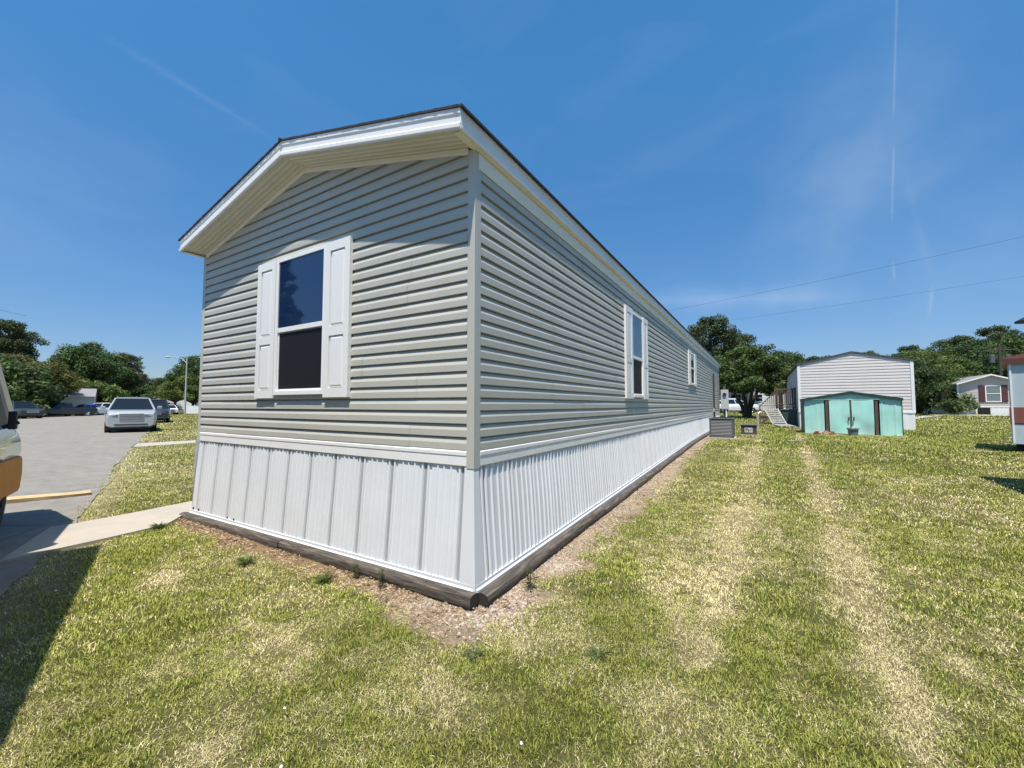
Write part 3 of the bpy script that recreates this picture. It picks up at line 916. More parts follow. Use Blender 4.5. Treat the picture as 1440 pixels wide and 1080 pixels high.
# windows and shutters ----------------------------------------------------------
def window(P, U, Nn, w, h, split=.545, drop=None):
    """double-hung window; P is its lower corner, U runs along the wall, Nn out of it"""
    P, U, Nn = Vector(P), Vector(U), Vector(Nn)
    Mx = Matrix(((U.x, Nn.x, 0, P.x), (U.y, Nn.y, 0, P.y), (0, 0, 1, P.z), (0, 0, 0, 1)))
    f = MB(); b = .042; d = .026
    f.box(-.0, b, 0, d, 0, h, 0, Mx); f.box(w - b, w, 0, d, 0, h, 0, Mx)
    f.box(b, w - b, 0, d, h - b, h, 0, Mx); f.box(b, w - b, 0, d + .012, 0, b, 0, Mx)
    f.box(b + .0005, w - b - .0005, 0, .014, h * (1 - split) + .045, h * (1 - split) + .05, 0, Mx)
    fr = f.build('window', M['white'], home, bevel=.004)
    zs = h * (1 - split)
    s = MB()
    s.box(b + .001, w - b - .001, .004, .024, zs - .004, zs + .044, 0, Mx)
    s.build('meeting_rail', M['white'], fr, bevel=.003)
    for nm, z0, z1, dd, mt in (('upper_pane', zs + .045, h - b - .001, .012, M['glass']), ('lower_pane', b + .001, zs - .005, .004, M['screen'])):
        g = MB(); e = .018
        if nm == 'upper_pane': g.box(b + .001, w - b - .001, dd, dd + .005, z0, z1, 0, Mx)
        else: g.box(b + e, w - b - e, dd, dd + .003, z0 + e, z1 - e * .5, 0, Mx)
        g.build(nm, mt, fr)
        if nm == 'lower_pane':
            k = MB()
            k.box(b + .001, b + e, .001, dd + .009, z0, z1, 0, Mx); k.box(w - b - e, w - b - .001, .001, dd + .009, z0, z1, 0, Mx)
            k.box(b + e, w - b - e, .001, dd + .009, z0, z0 + e, 0, Mx)
            k.build('screen_frame', M['shutter'], fr)
    return fr


def shutter(P, U, Nn, w, h, split=.42):
    P, U, Nn = Vector(P), Vector(U), Vector(Nn)
    Mx = Matrix(((U.x, Nn.x, 0, P.x), (U.y, Nn.y, 0, P.y), (0, 0, 1, P.z), (0, 0, 0, 1)))
    b = MB(); st = min(.075, w * .2); r = .085; d0, d1 = .016, .034
    b.box(0, w, 0.0005, d0, 0, h, 0, Mx)
    zs = h * split
    b.box(0, st, d0 + .0, d1, 0, h, 0, Mx); b.box(w - st, w, d0, d1, 0, h, 0, Mx)
    for z0, z1 in ((0, r), (zs - .042, zs + .042), (h - r, h)): b.box(st, w - st, d0, d1 - .0006, z0, z1, 0, Mx)
    for z0, z1 in ((r, zs - .042), (zs + .042, h - r)):   # raised panels with sloping edges
        g = .004; e = .028
        vs = [(st + g, d0 + .001, z0 + g), (w - st - g, d0 + .001, z0 + g), (w - st - g, d0 + .001, z1 - g), (st + g, d0 + .001, z1 - g),
              (st + e, d1 - .003, z0 + e), (w - st - e, d1 - .003, z0 + e), (w - st - e, d1 - .003, z1 - e), (st + e, d1 - .003, z1 - e)]
        b.add([Mx @ Vector(v) for v in vs], [(0, 1, 5, 4), (1, 2, 6, 5), (2, 3, 7, 6), (3, 0, 4, 7), (4, 5, 6, 7)])
    return b.build('shutter', M['shutter'], home)


GN, GU = (0, -1, 0), (1, 0, 0)
window((-2.55, -.018, 1.462), GU, GN, .845, 1.43)
shutter((-2.90, -.0185, 1.432), GU, GN, .348, 1.455); shutter((-1.703, -.0185, 1.432), GU, GN, .352, 1.455)
SN, SU = (1, 0, 0), (0, 1, 0)
window((.018, 4.17, 1.485), SU, SN, .69, 1.385)
shutter((.0185, 3.79, 1.462), SU, SN, .378, 1.43); shutter((.0185, 4.862, 1.462), SU, SN, .33, 1.43)
window((.018, 10.53, 1.96), SU, SN, .80, .96, .5)
shutter((.0185, 10.16, 1.945), SU, SN, .368, .99); shutter((.0185, 11.332, 1.945), SU, SN, .36, .99)

# dryer vent stub and hose bib low on the long wall
mb = MB(); mb.box(.02, .055, 16.9, 17.05, 1.08, 1.22); mb.box(.055, .075, 16.92, 17.03, 1.09, 1.20)
mb.build('wall_vent', M['post'], home, bevel=.004)

# ------------------------------------------------------------------ landscape timbers lying against the skirting
def timber(name_loc, length, rz, pitch, label):
    mb = MB(); n = 18; k = 14; rings = []
    hw, hh = .050, .044
    for i in range(n + 1):
        t = i / n
        ring = []
        for j in range(k):
            a = 2 * math.pi * (j + .5) / k
            ca, sa = math.cos(a), math.sin(a)
            sq = 1.0 / max(abs(ca), abs(sa)) ** .55
            wv = 1 + .10 * (float(vn(np.array(t * length * 3.0), np.array(j * .8 + rz * 3), 77)) - .5)
            ring.append((t * length, hw * ca * sq * wv, hh * sa * sq * wv))
        rings += ring
    fs = []
    for i in range(n):
        for j in range(k): fs.append((i * k + j, i * k + (j + 1) % k, (i + 1) * k + (j + 1) % k, (i + 1) * k + j))
    mb.add(rings, fs); mb.add(rings[:k], [tuple(range(k))], 1); mb.add(rings[-k:], [tuple(range(k))], 1)
    o = mb.build('landscape_timber', [M['timber'], M['timber_end']], None, 50)
    o.location = name_loc; o.rotation_euler = (0, -pitch, rz)
    return tag(o, label, 'timber', 'landscape timbers edging the skirting')

timber((-4.30, -.128, .010), 2.14, 0, .011, 'sunken weathered timber under the skirting beside the concrete path')
timber((-2.145, -.124, .035), 2.25, 0, .008, 'brown weathered timber under the gable skirting, ending at the near corner')
y = -.068; k = 0
sides = ['weathered timber along the long skirting starting at the near corner', 'second weathered timber from the near corner along the long skirting',
         'weathered timber at the skirting below the tall side window', 'weathered timber at the skirting between the two side windows', 'weathered timber at the skirting below the small side window',
         'last weathered timber before the air conditioner along the skirting']
for lb in sides:
    z0 = GZ(1, max(0, y)) + .032; z1 = GZ(1, max(0, y + 2.42)) + .032
    timber((.128 + .006 * (k % 2), y, z0 + .012 * (k == 0)), 2.42, math.pi / 2, math.atan2(z1 - z0, 2.42), lb)
    y += 2.435; k += 1
# ================================================================== SMALL THINGS ROUND THE HOME
# air conditioner
ax0, ax1, ay0, ay1 = .34, 1.02, 12.05, 12.75; az = GZ(.7, 12.3)
ac = thing('air_conditioner', 'grey louvred air conditioner on a slab beside the long wall', 'air conditioner', (.68, 12.4, az))
hw = .34
mb = MB(); mb.box(-hw - .05, hw + .05, -hw - .05, hw + .05, -.06, .045); mb.build('concrete_pad', M['concrete'], ac, bevel=.01)
mb = MB()
for sx in (-1, 1):
    for sy in (-1, 1): mb.box(*sorted((sx * hw, sx * (hw - .05))), *sorted((sy * hw, sy * (hw - .05))), .046, .62)
mb.box(-hw, hw, -hw, hw, .046, .10); mb.box(-hw - .008, hw + .008, -hw - .008, hw + .008, .615, .655)
mb.build('cabinet', M['acgrey'], ac, bevel=.01)
mb = MB()
mb.box(-hw + .03, hw - .03, -hw + .03, hw - .03, .10, .61)
mb.build('coil', M['acdark'], ac)
mb = MB()
for i in range(11):
    z = .125 + i * .045
    mb.add([(-hw + .05, -hw + .004, z), (hw - .05, -hw + .004, z), (hw - .05, -hw + .026, z + .034), (-hw + .05, -hw + .026, z + .034)], [(0, 1, 2, 3)])
    mb.add([(hw - .004, -hw + .05, z), (hw - .004, hw - .05, z), (hw - .026, hw - .05, z + .034), (hw - .026, -hw + .05, z + .034)], [(0, 1, 2, 3)])
mb.build('louvres', M['acgrey'], ac)
mb = MB()
for i in range(6): mb.lathe([(.05 + i * .045, .660), (.056 + i * .045, .660), (.056 + i * .045, .668), (.05 + i * .045, .668)], (0, 0, 0), 'z', 24)
for a in range(4): mb.box(-.29, .29, -.006, .006, .668, .674, 0, Matrix.Rotation(a * math.pi / 4, 4, 'Z'))
mb.build('fan_grille', M['black'], ac)
# low dark utility box with a pale label on its front
ub = thing('utility_box', 'low dark brown utility box with a pale label on its front', 'utility box', (1.38, 14.25, GZ(1.4, 14.25)))
mb = MB(); mb.box(-.235, .235, -.16, .16, -.02, .335); mb.build('box', basic('dark_brown_box', (.06, .052, .045), .7, .2, 8, bump=.3), ub, bevel=.015)
mb = MB(); mb.box(-.265, .265, -.19, .19, .335, .375); mb.build('lid', basic('box_lid', (.12, .11, .10), .7, .2, 8), ub, bevel=.012)
mb = MB(); mb.box(-.30, .30, -.22, .22, -.03, .025); mb.build('base', M['concrete'], ub, bevel=.01)
mb = MB(); mb.box(-.13, .11, -.166, -.1605, .10, .26); mb.build('label', basic('pale_label', (.62, .56, .55), .5, .1), ub)
mb = MB()
for (a, b, c, d) in ((-.11, -.02, .20, .235), (-.11, -.06, .14, .17), (.02, .085, .15, .165), (.02, .08, .19, .2), (.03, .09, .22, .228), (-.03, .0, .12, .2)):
    mb.box(a, b, -.169, -.1662, c, d)
mb.build('label_print', M['black'], ub)
# short pale stub post
st = thing('stub_post', 'short pale post standing just beyond the dark utility box', 'post', (1.62, 17.2, GZ(1.6, 17.2)))
mb = MB(); mb.tube([(0, 0, -.1), (.01, 0, .62), (.03, .02, .68)], [.055, .05, .035], 10); mb.build('shaft', M['concrete'], st, 40)
mb = MB(); mb.tube([(.03, .02, .66), (.10, .04, .74), (.14, .05, .72)], [.035, .04, .03], 8); mb.build('cap', M['white_pipe'], st, 40)
# electrical pedestal behind the end of the home, with the conduit and white riser
ep = thing('electric_meter_panel', 'grey electric meter panel on a post past the far end of the grey home', 'electric panel', (.30, 19.35, GZ(.3, 19.4)))
mb = MB(); mb.box(-.05, .05, -.05, .05, -.1, 1.9); mb.build('post', M['timber'], ep)
mb = MB(); mb.box(-.15, .17, -.16, -.052, .82, 1.72); mb.build('cabinet', basic('panel_grey', (.46, .47, .46), .5, .06), ep, bevel=.015)
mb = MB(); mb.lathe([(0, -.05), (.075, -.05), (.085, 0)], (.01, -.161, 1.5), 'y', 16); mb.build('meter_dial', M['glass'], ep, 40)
mb = MB(); mb.tube([(.06, -.1, .82), (.06, -.1, -.1)], .03, 10); mb.build('riser_pipe', M['white_pipe'], ep, 40)
mb = MB(); mb.tube([(-.23, -2.3, 2.35), (-.23, -2.3, .75), (-.20, -2.3, -.05)], .03, 8)
cp = mb.build('conduit_pipe', basic('dark_conduit', (.05, .05, .05), .6, .1), None, 40); cp.location = (.285, 19.35, GZ(.3, 19.4))
tag(cp, 'dark vertical pipe running down the far part of the long wall', 'pipe')
# pale scrap on the lawn before the shed
mb = MB(); mb.add([(-.22, -.05, .012), (.2, -.06, .02), (.25, .05, .014), (-.18, .06, .02), (-.22, -.05, .03), (.2, -.06, .034), (.25, .05, .028), (-.18, .06, .036)],
                 [(0, 1, 2, 3), (4, 5, 6, 7), (0, 1, 5, 4), (1, 2, 6, 5), (2, 3, 7, 6), (3, 0, 4, 7)])
o = mb.build('flat_stone', M['concrete']); o.location = (2.62, 12.1, GZ(2.6, 12.1)); tag(o, 'pale flat stone lying on the lawn between the air conditioner and the teal shed', 'stone')
# plank on the road edge
mb = MB(); n = 10; vs = []
for i in range(n + 1):
    t = i / n; x = -.62 + 1.24 * t
    vs += [(x, -.135 + .01 * random.random(), .0), (x, .135 - .01 * random.random(), 0), (x, .135, .04 + .012 * math.sin(t * 5)), (x, -.135, .04 + .012 * math.sin(t * 5))]
fs = []
for i in range(n):
    for j in range(4): fs.append((4 * i + j, 4 * i + (j + 1) % 4, 4 * i + 4 + (j + 1) % 4, 4 * i + 4 + j))
fs += [(0, 1, 2, 3), (4 * n, 4 * n + 1, 4 * n + 2, 4 * n + 3)]
mb.add(vs, fs)
o = mb.build('wooden_plank', basic('yellow_pine_board', (.52, .38, .20), .8, .2, 10, dirt=(.28, .17, .08, .6), dscale=5, streak=.3, bump=.3))
o.location = (-7.12, -.92, .02); o.rotation_euler = (0, 0, math.atan2(.62, .12)); tag(o, 'tan wooden plank lying flat on the road by the truck', 'plank')

# weeds -----------------------------------------------------------------------
def weed(loc, n, h, spread, upright, label, tint):
    vs, fs, cs = [], [], []
    for i in range(n):
        a = random.uniform(0, 6.28); L1 = h * random.uniform(.6, 1.1); out = spread * random.uniform(.3, 1) * (1 - upright)
        k = random.uniform(.7, 1.3); c = [q * k for q in tint]
        bx, by = random.gauss(0, spread * .12), random.gauss(0, spread * .12)
        if upright > .5:
            zz = random.uniform(0.1, 1) * h; L1 = spread * random.uniform(.5, 1) * (1.1 - zz / h * .6)
            p0 = (bx, by, zz); p1 = (bx + math.cos(a) * L1 * .6, by + math.sin(a) * L1 * .6, zz + .02); p2 = (bx + math.cos(a) * L1, by + math.sin(a) * L1, zz + random.uniform(-.01, .03))
        else:
            p0 = (bx, by, 0); p1 = (bx + math.cos(a) * out * .6, by + math.sin(a) * out * .6, L1 * .75); p2 = (bx + math.cos(a) * out * 1.4, by + math.sin(a) * out * 1.4, L1 * random.uniform(.5, 1))
        w = random.uniform(.0022, .005); sx, sy = -math.sin(a) * w, math.cos(a) * w
        b = len(vs)
        vs += [p0, (p1[0] + sx, p1[1] + sy, p1[2]), p2, (p1[0] - sx, p1[1] - sy, p1[2] + .003)]; fs.append((b, b + 1, b + 2, b + 3)); cs += [c] * 4
    if upright > .5:
        b = len(vs); vs += [(-.003, 0, 0), (.003, 0, 0), (.002, 0, h), (-.002, 0, h)]; fs.append((b, b + 1, b + 2, b + 3)); cs += [tint] * 4
    idx = np.array(fs, np.int32).ravel()
    o = link('weed', np_mesh('weed', np.array(vs, np.float32), np.full(len(fs), 4), idx, M['leaf'], np.array(cs)))
    o.location = (loc[0], loc[1], GZ(*loc)); tag(o, label, 'weed', 'weeds in the lawn'); return o

dk = (.09, .125, .045)
weed((.99, -.19), 45, .03, .08, 0, 'dark spreading weed in the lawn right of the home\'s near corner', dk)
weed((.30, .30), 60, .16, .07, .9, 'slim upright weed by the long skirting near the home\'s near corner', (.06, .075, .035))
weed((-1.12, -.39), 80, .07, .09, 0, 'dark green tuft in dry grass below the middle of the gable skirting', (.09, .13, .035))
weed((-2.0, -.53), 90, .08, .09, 0, 'bright green tuft of weed below the gable window', (.11, .16, .04))
weed((-.66, -.24), 60, .13, .05, .9, 'thin dark weed against the gable timber, nearer the corner', (.07, .07, .035))
weed((-.98, -.22), 70, .10, .06, .8, 'bushy little weed against the middle of the gable timber', (.07, .08, .035))
weed((-3.88, -.50), 90, .08, .08, 0, 'green tuft at the edge of the concrete path', (.075, .12, .035))
weed((.42, -.55), 40, .025, .06, 0, 'flat greyish weed in the dry grass before the home\'s near corner', (.075, .095, .045))
weed((1.95, -1.05), 70, .07, .10, 0, 'leafy green tuft on the lawn close to the viewer', (.06, .11, .03))

# teal shed --------------------------------------------------------------------
M['teal'] = basic('faded_teal_metal', (.35, .66, .585), .5, .14, 3, dirt=(.56, .72, .66, .55), dscale=3, streak=2, bump=.15, bscale=6)
M['teal_dark'] = basic('dark_green_metal', (.018, .045, .043), .5, .15, 6)
M['shed_brown'] = basic('rust_brown_frame', (.085, .055, .05), .7, .3, 12, dirt=(.2, .1, .06, .6), dscale=9)
sx0, sx1, sy = 3.10, 5.74, 15.9
sz = GZ(4.4, 15.9)
sh = thing('metal_shed', 'faded teal metal shed with twin doors and dark roof edge', 'shed', (4.42, 15.9, sz))
hw = (sx1 - sx0) / 2; EV, RG, DP = 1.26, 1.50, 1.35
def shed_top(x): return RG - (RG - EV) * abs(x) / hw
def panel(mb, x0, x1, y, z0, ztop, ribs, dent=0.0):
    n = max(12, int((x1 - x0) / .03)); rows = 9; vs = []
    for i in range(n + 1):
        x = x0 + (x1 - x0) * i / n
        rb = sum(.014 * max(0, 1 - abs(x - q) / .02) for q in ribs)
        for r in range(rows):
            t = r / (rows - 1); z = z0 + (ztop(x) - z0) * t
            dd = dent * (float(fbm(np.array(x * 2.4), np.array(z * 2.4), 88, 2)) - .5)
            vs.append((x, y - rb + dd, z))
    mb.add(vs, [(i * rows + r, (i + 1) * rows + r, (i + 1) * rows + r + 1, i * rows + r + 1) for i in range(n) for r in range(rows - 1)])
mb = MB()
flat = lambda x: EV - .035
panel(mb, -hw + .02, -hw + .58, 0, .03, flat, (-1.12, -.95, -.80), .03); panel(mb, hw - .56, hw - .02, 0, .0, flat, (.82, .98, 1.15), .03)
mb.box(-hw + .001, -hw + .02, 0, DP, 0, EV - .05); mb.box(hw - .02, hw - .001, 0, DP, 0, EV - .05); mb.box(-hw + .02, hw - .02, DP - .02, DP, 0, EV - .03)
n = 12
vs = []
for i in range(n + 1):
    x = -hw + .1 + (2 * hw - .2) * i / n; vs += [(x, -.012, EV - .03), (x, -.012, max(EV - .028, shed_top(x) - .05))]
mb.add(vs, [(2 * i, 2 * i + 2, 2 * i + 3, 2 * i + 1) for i in range(n)])
mb.build('wall', M['teal'], sh, 40)
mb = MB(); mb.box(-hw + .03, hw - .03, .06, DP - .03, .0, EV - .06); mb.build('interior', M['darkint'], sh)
for x0, x1, dn, zb in ((-.60, -.035, .07, -.01), (.02, .60, .10, -.025)):
    mb = MB(); panel(mb, x0, x1, -.03, zb + .05, lambda x: EV - .055, (), dn)
    d = mb.build('door', M['teal'], sh, 40)
    k = MB(); hx = x1 - .05 if x1 < 0 else x0 + .03
    k.box(hx, hx + .03, -.075, -.045, .50, .62); k.build('handle', M['black'], d)
mb = MB()
for x in (-.71, .63): mb.box(x, x + .085, -.026, .02, -.02, EV - .04)
mb.box(-.04, .02, .0, .03, 0, EV - .05)
mb.build('door_frame', M['shed_brown'], sh)
mb = MB()
for s_ in (-1, 1):
    xe = s_ * (hw + .03)
    vs = []
    for (x, z) in ((0, RG), (xe, EV - .005)):
        for yy in (-.07, DP + .05): vs += [(x, yy, z - .075), (x, yy, z + .012)]
    mb.add(vs, [(0, 1, 5, 4), (2, 3, 7, 6), (1, 3, 7, 5), (0, 2, 6, 4), (4, 5, 7, 6)])
mb.build('roof', M['teal_dark'], sh)
mb = MB(); mb.box(-hw - .02, -hw + .001, -.016, DP, .0, EV - .06); mb.build('corner_trim', M['teal_dark'], sh)
mb = MB(); mb.box(hw - .006, hw + .012, -.016, .03, 0, EV - .06); mb.build('corner_trim', M['teal_dark'], sh)
mb = MB(); mb.box(-hw - .08, hw + .1, -.14, DP + .06, -.12, .015); mb.build('base_slab', basic('sandy_slab', (.42, .34, .24), .95, .2, 6, bump=.4), sh)
# bucket before the shed doors
bk = thing('bucket', 'grey bucket standing before the teal shed doors', 'bucket', (4.40, 15.52, GZ(4.4, 15.5)))
mb = MB(); mb.lathe([(0, 0), (.125, 0), (.155, .25), (.14, .25), (.115, .02)], (0, 0, 0), 'z', 18)
mb.build('tub', basic('grey_bucket_plastic', (.13, .17, .18), .5, .12), bk, 40)
mb = MB(); mb.lathe([(.157, .22), (.175, .225), (.175, .262), (.14, .264)], (0, 0, 0), 'z', 18); mb.build('rim', basic('bucket_rim', (.2, .24, .25), .5, .1), bk, 40)
mb = MB(); mb.lathe([(0, .2), (.06, .24), (.0, .33)], (0, 0, 0), 'z', 9); mb.build('contents', M['concrete'], bk)
# broken bricks at the shed's foot
for i, (x, y, lb) in enumerate(((3.42, 15.62, 'reddish broken brick at the left foot of the teal shed'), (3.66, 15.58, 'tan broken brick leaning at the teal shed\'s left panel'), (3.83, 15.63, 'broken brick lying by the left brown post of the teal shed'))):
    mb = MB(); mb.box(-.09, .09, -.05, .05, 0, .08); mb.box(-.04, .06, -.045, .04, .08, .13)
    o = mb.build('brick', basic('old_brick_%s' % 'abc'[i], [(.36, .17, .11), (.46, .30, .2), (.33, .2, .14)][i], .9, .25, 20, bump=.6), bevel=.008)
    o.location = (x, y, GZ(x, y) + .01); o.rotation_euler = (random.uniform(-.15, .3), .1, random.uniform(-.5, .5)); tag(o, lb, 'brick', 'broken bricks at the foot of the shed')
# wires -------------------------------------------------------------------------
M['wire'] = basic('black_wire', (.03, .03, .035), .6, .1)
def wire(a, b, sag, r, label):
    mb = MB(); n = 28; a = Vector(a); b = Vector(b)
    mb.tube([a.lerp(b, i / n) - Vector((0, 0, sag * 4 * (i / n) * (1 - i / n))) for i in range(n + 1)], r, 6)
    return tag(mb.build('power_line', M['wire'], None, 60), label, 'power line', 'power lines over the back of the lots')
def atd(X, Y, F):
    """point F metres ahead seen at that elevation, used for things strung in the air"""
    v = (540 - Y) / 577.38; x, y = bear(px(X), F)
    return (x, y, CAM.z + F * math.tan(math.atan(v) + PITCH))
wire(atd(820, 458, 46), atd(1640, 292, 21), .35, .008, 'upper power line slanting across the sky')
wire(atd(900, 466, 50), atd(1640, 358, 25), .3, .007, 'lower power line crossing the sky over the white home')
wire(atd(-160, 392, 30), atd(30, 444, 46), .2, .012, 'short wire running down into the left-hand pine')
# utility pole on the right
up = thing('utility_pole', 'dark utility pole with two grey transformers before the wooded ridge', 'utility pole', (*bear(px(1409), 40), GZ(*bear(px(1409), 40))))
mb = MB(); mb.tube([(0, 0, -.5), (0, 0, 6.8)], [.15, .10], 10); mb.build('shaft', basic('pole_wood', (.06, .05, .045), .9, .2), up, 40)
for q in (-.55, .5):
    mb = MB(); mb.lathe([(0, 0), (.2, 0), (.2, .75), (0, .82)], (q, -.1, 4.9), 'z', 14); mb.build('transformer', M['acgrey'], up, 40)
mb = MB(); mb.box(-1.0, 1.0, -.05, .05, 6.1, 6.22); mb.build('crossarm', basic('crossarm_wood', (.07, .06, .05), .9, .2), up)
# street lamp on the left
lx, ly = bear(px(261), 58)
lp = thing('street_lamp', 'slender pale street lamp with long curved arm over the road', 'street lamp', (lx, ly, 0), YAW)
mb = MB(); mb.tube([(0, 0, 0), (0, 0, 8.0)], [.13, .08], 10); mb.build('pole', basic('aluminium_pole', (.40, .41, .40), .45, .05), lp, 40)
mb = MB(); mb.tube([(0, 0, 7.3), (-.7, 0, 7.9), (-1.6, 0, 8.15), (-2.6, 0, 8.2)], [.05, .05, .045, .04], 8); mb.build('arm', basic('aluminium_arm', (.40, .41, .41), .45, .05), lp, 40)
mb = MB(); mb.lathe([(0, -.35), (.10, -.28), (.13, 0), (.10, .3), (0, .36)], (-2.75, 0, 8.18), 'x', 10); mb.build('lamp_head', basic('lamp_head_grey', (.4, .42, .43), .4, .05), lp, 40)
# white panel fence past the lamp
fx, fy = bear(px(277), 62)
fn = thing('white_fence', 'low white solid fence beyond the street lamp', 'fence', (fx, fy, 0), YAW + .1)
mb = MB()
for i in range(10): mb.box(-1.6 + i * .42, -1.6 + i * .42 + .40, -.02, .02, .08, 1.25)
mb.build('panel', M['white'], fn)
for i in range(4):
    mb = MB(); x = -1.65 + i * 1.42; mb.box(x - .06, x + .06, -.06, .06, 0, 1.4); mb.build('post', M['white'], fn, bevel=.02)
# ================================================================== OTHER HOMES
def simple_home(name, label, loc, rz, W, L, zs, ze, zr, mw, ms, mr, mt, course=.2, ov=.12, windows=(), opening=None, gable_over=.15, cat='mobile home', soffit=None, skirt_off=0.0, th=.10):
    """single-wide with its gable on local -y; zs top of skirt, ze eaves, zr ridge (all above its base)"""
    h = thing(name, label, cat, loc, rz)
    sl = (zr - ze) / (W / 2)
    prof = [(0, .001), (.0002, .014), (.02, .015), (course, .001)]
    mb = MB()
    def rg(z):
        hw = W / 2 - .05
        if z > ze: hw = min(hw, max(0, (zr - z) / sl))
        return (-hw, hw)
    lap_wall(mb, (0, -.0, 0), (1, 0, 0), (0, -1, 0), zs, zr - .01, course, rg, prof, seg=1.2, wob=.002)
    lap_wall(mb, (0, L, 0), (1, 0, 0), (0, 1, 0), zs, zr - .01, course, rg, prof, seg=3)
    for sx in (-1, 1):
        lap_wall(mb, (sx * W / 2, 0, 0), (0, 1, 0), (sx, 0, 0), zs, ze - .01, course, lambda z: (.05, L - .05), prof, seg=2)
    mb.box(-W / 2 + .01, W / 2 - .01, .01, L - .01, zs - .05, ze)
    mb.build('wall', mw, h, 30)
    for sx in (-1, 1):
        for y in (0, L):
            mb = MB(); mb.box(sx * W / 2 - .05, sx * W / 2 + .05, y - .03, y + .03, zs - .02, ze - .01)
            mb.build('corner_trim', mt, h)
    mb = MB(); e = .02 + skirt_off
    n = int(W / .12)
    for (a, b, ax) in ((-W / 2 - e, W / 2 + e, 'f'), (-e, L + e, 'l'), (-e, L + e, 'r')):
        n = int((b - a) / .15); vs = []
        for i in range(n + 1):
            u = a + (b - a) * i / n; d = .012 * (i % 2)
            q = {'f': (u, -e - d), 'l': (-W / 2 - e - d, u), 'r': (W / 2 + e + d, u)}[ax]
            vs += [(*q, -.25), (*q, zs - .02)]
        mb.add(vs, [(2 * i, 2 * i + 2, 2 * i + 3, 2 * i + 1) for i in range(n)])
    mb.box(-W / 2 - e - .02, W / 2 + e + .02, -e - .025, -e + .02, zs - .05, zs + .03)
    mb.box(-W / 2 - e - .02, -W / 2 - e + .02, -e, L, zs - .05, zs + .03)
    mb.build('skirting', ms, h)
    mb = MB()
    for sx in (-1, 1):
        xe = sx * (W / 2 + ov); y0, y1 = -gable_over, L + gable_over
        za, zb = zr, ze - sl * ov
        vs = [(0, y0, za), (xe, y0, zb), (xe, y1, zb), (0, y1, za), (0, y0, za + th), (xe, y0, zb + th), (xe, y1, zb + th), (0, y1, za + th)]
        mb.add(vs, [(0, 3, 2, 1), (4, 5, 6, 7), (0, 1, 5, 4), (2, 3, 7, 6), (1, 2, 6, 5)])
    mb.build('roof', mr, h)
    mb = MB()
    for sx in (-1, 1):
        xe = sx * (W / 2 + ov)
        mb.sweep([(0, -.02), (.02, -.02), (.02, th - .01), (0, th - .01)], (0, -gable_over, zr), (xe, -gable_over, ze - sl * ov), (0, -1, 0))
        mb.sweep([(0, -.02), (.02, -.02), (.02, th - .01), (0, th - .01)], (xe, -gable_over, ze - sl * ov), (xe, L + gable_over, ze - sl * ov), (sx, 0, 0))
    mb.build('fascia', soffit or mt, h)
    for (side, u, z0, w, hh, sm) in windows:
        Mx = {'f': Matrix.Translation((u, -.02, z0)), 'l': Matrix.Translation((-W / 2 - .02, u, z0)) @ Matrix.Rotation(-math.pi / 2, 4, 'Z'),
              'r': Matrix.Translation((W / 2 + .02, u, z0)) @ Matrix.Rotation(math.pi / 2, 4, 'Z')}[side]
        f = MB(); b = .06
        for bx in ((-w / 2, -w / 2 + b, 0, hh), (w / 2 - b, w / 2, 0, hh), (-w / 2 + b, w / 2 - b, 0, b), (-w / 2 + b, w / 2 - b, hh - b, hh), (-w / 2 + b, w / 2 - b, hh * .5 - .025, hh * .5 + .025)):
            f.box(bx[0], bx[1], -.045, .01, bx[2], bx[3], 0, Mx)
        fr = f.build('window', M['white'], h)
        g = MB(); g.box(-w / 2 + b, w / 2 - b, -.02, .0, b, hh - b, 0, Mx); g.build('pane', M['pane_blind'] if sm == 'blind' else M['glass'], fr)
        if sm and sm != 'blind' or sm == 'blind':
            for q in (-1, 1):
                s = MB(); s.box(*sorted((q * (w / 2 + .01), q * (w / 2 + .36))), -.04, .005, -.02, hh + .02, 0, Mx)
                s.box(*sorted((q * (w / 2 + .06), q * (w / 2 + .31))), -.05, -.04, .08, hh * .45, 0, Mx); s.box(*sorted((q * (w / 2 + .06), q * (w / 2 + .31))), -.05, -.04, hh * .52, hh - .08, 0, Mx)
                s.build('shutter', M['maroon'], h)
    if opening:
        u0, u1, z0, z1 = opening
        o = MB(); o.box(u0, u1, -.10 - skirt_off, -.005, z0, z1); o.build('skirting_hatch', M['darkint'], h)
    return h

M['maroon'] = basic('maroon_shutter', (.085, .03, .035), .5, .1)
M['pane_blind'] = glass('pane_with_blinds', (.16, .20, .20), .1)
M['white_siding'] = basic('white_siding_pinkish', (.70, .635, .595), .5, .05, 2, dirt=(.5, .44, .40, .3), dscale=1.0, streak=2)
M['beige_siding'] = basic('beige_siding', (.50, .455, .41), .55, .05, 2)
M['white_paint'] = basic('white_paint', (.78, .78, .77), .5, .04, 3, dirt=(.55, .52, .48, .3), dscale=2)
M['blue_grey'] = basic('blue_grey_siding', (.42, .47, .50), .5, .06, 2)
M['grey_roof'] = basic('grey_roof', (.22, .22, .225), .8, .2, 10)
M['dark_roof'] = basic('dark_roof', (.06, .06, .065), .8, .25, 14)
M['brown_wood'] = basic('brown_deck_wood', (.13, .085, .065), .85, .3, 8, bump=.3)

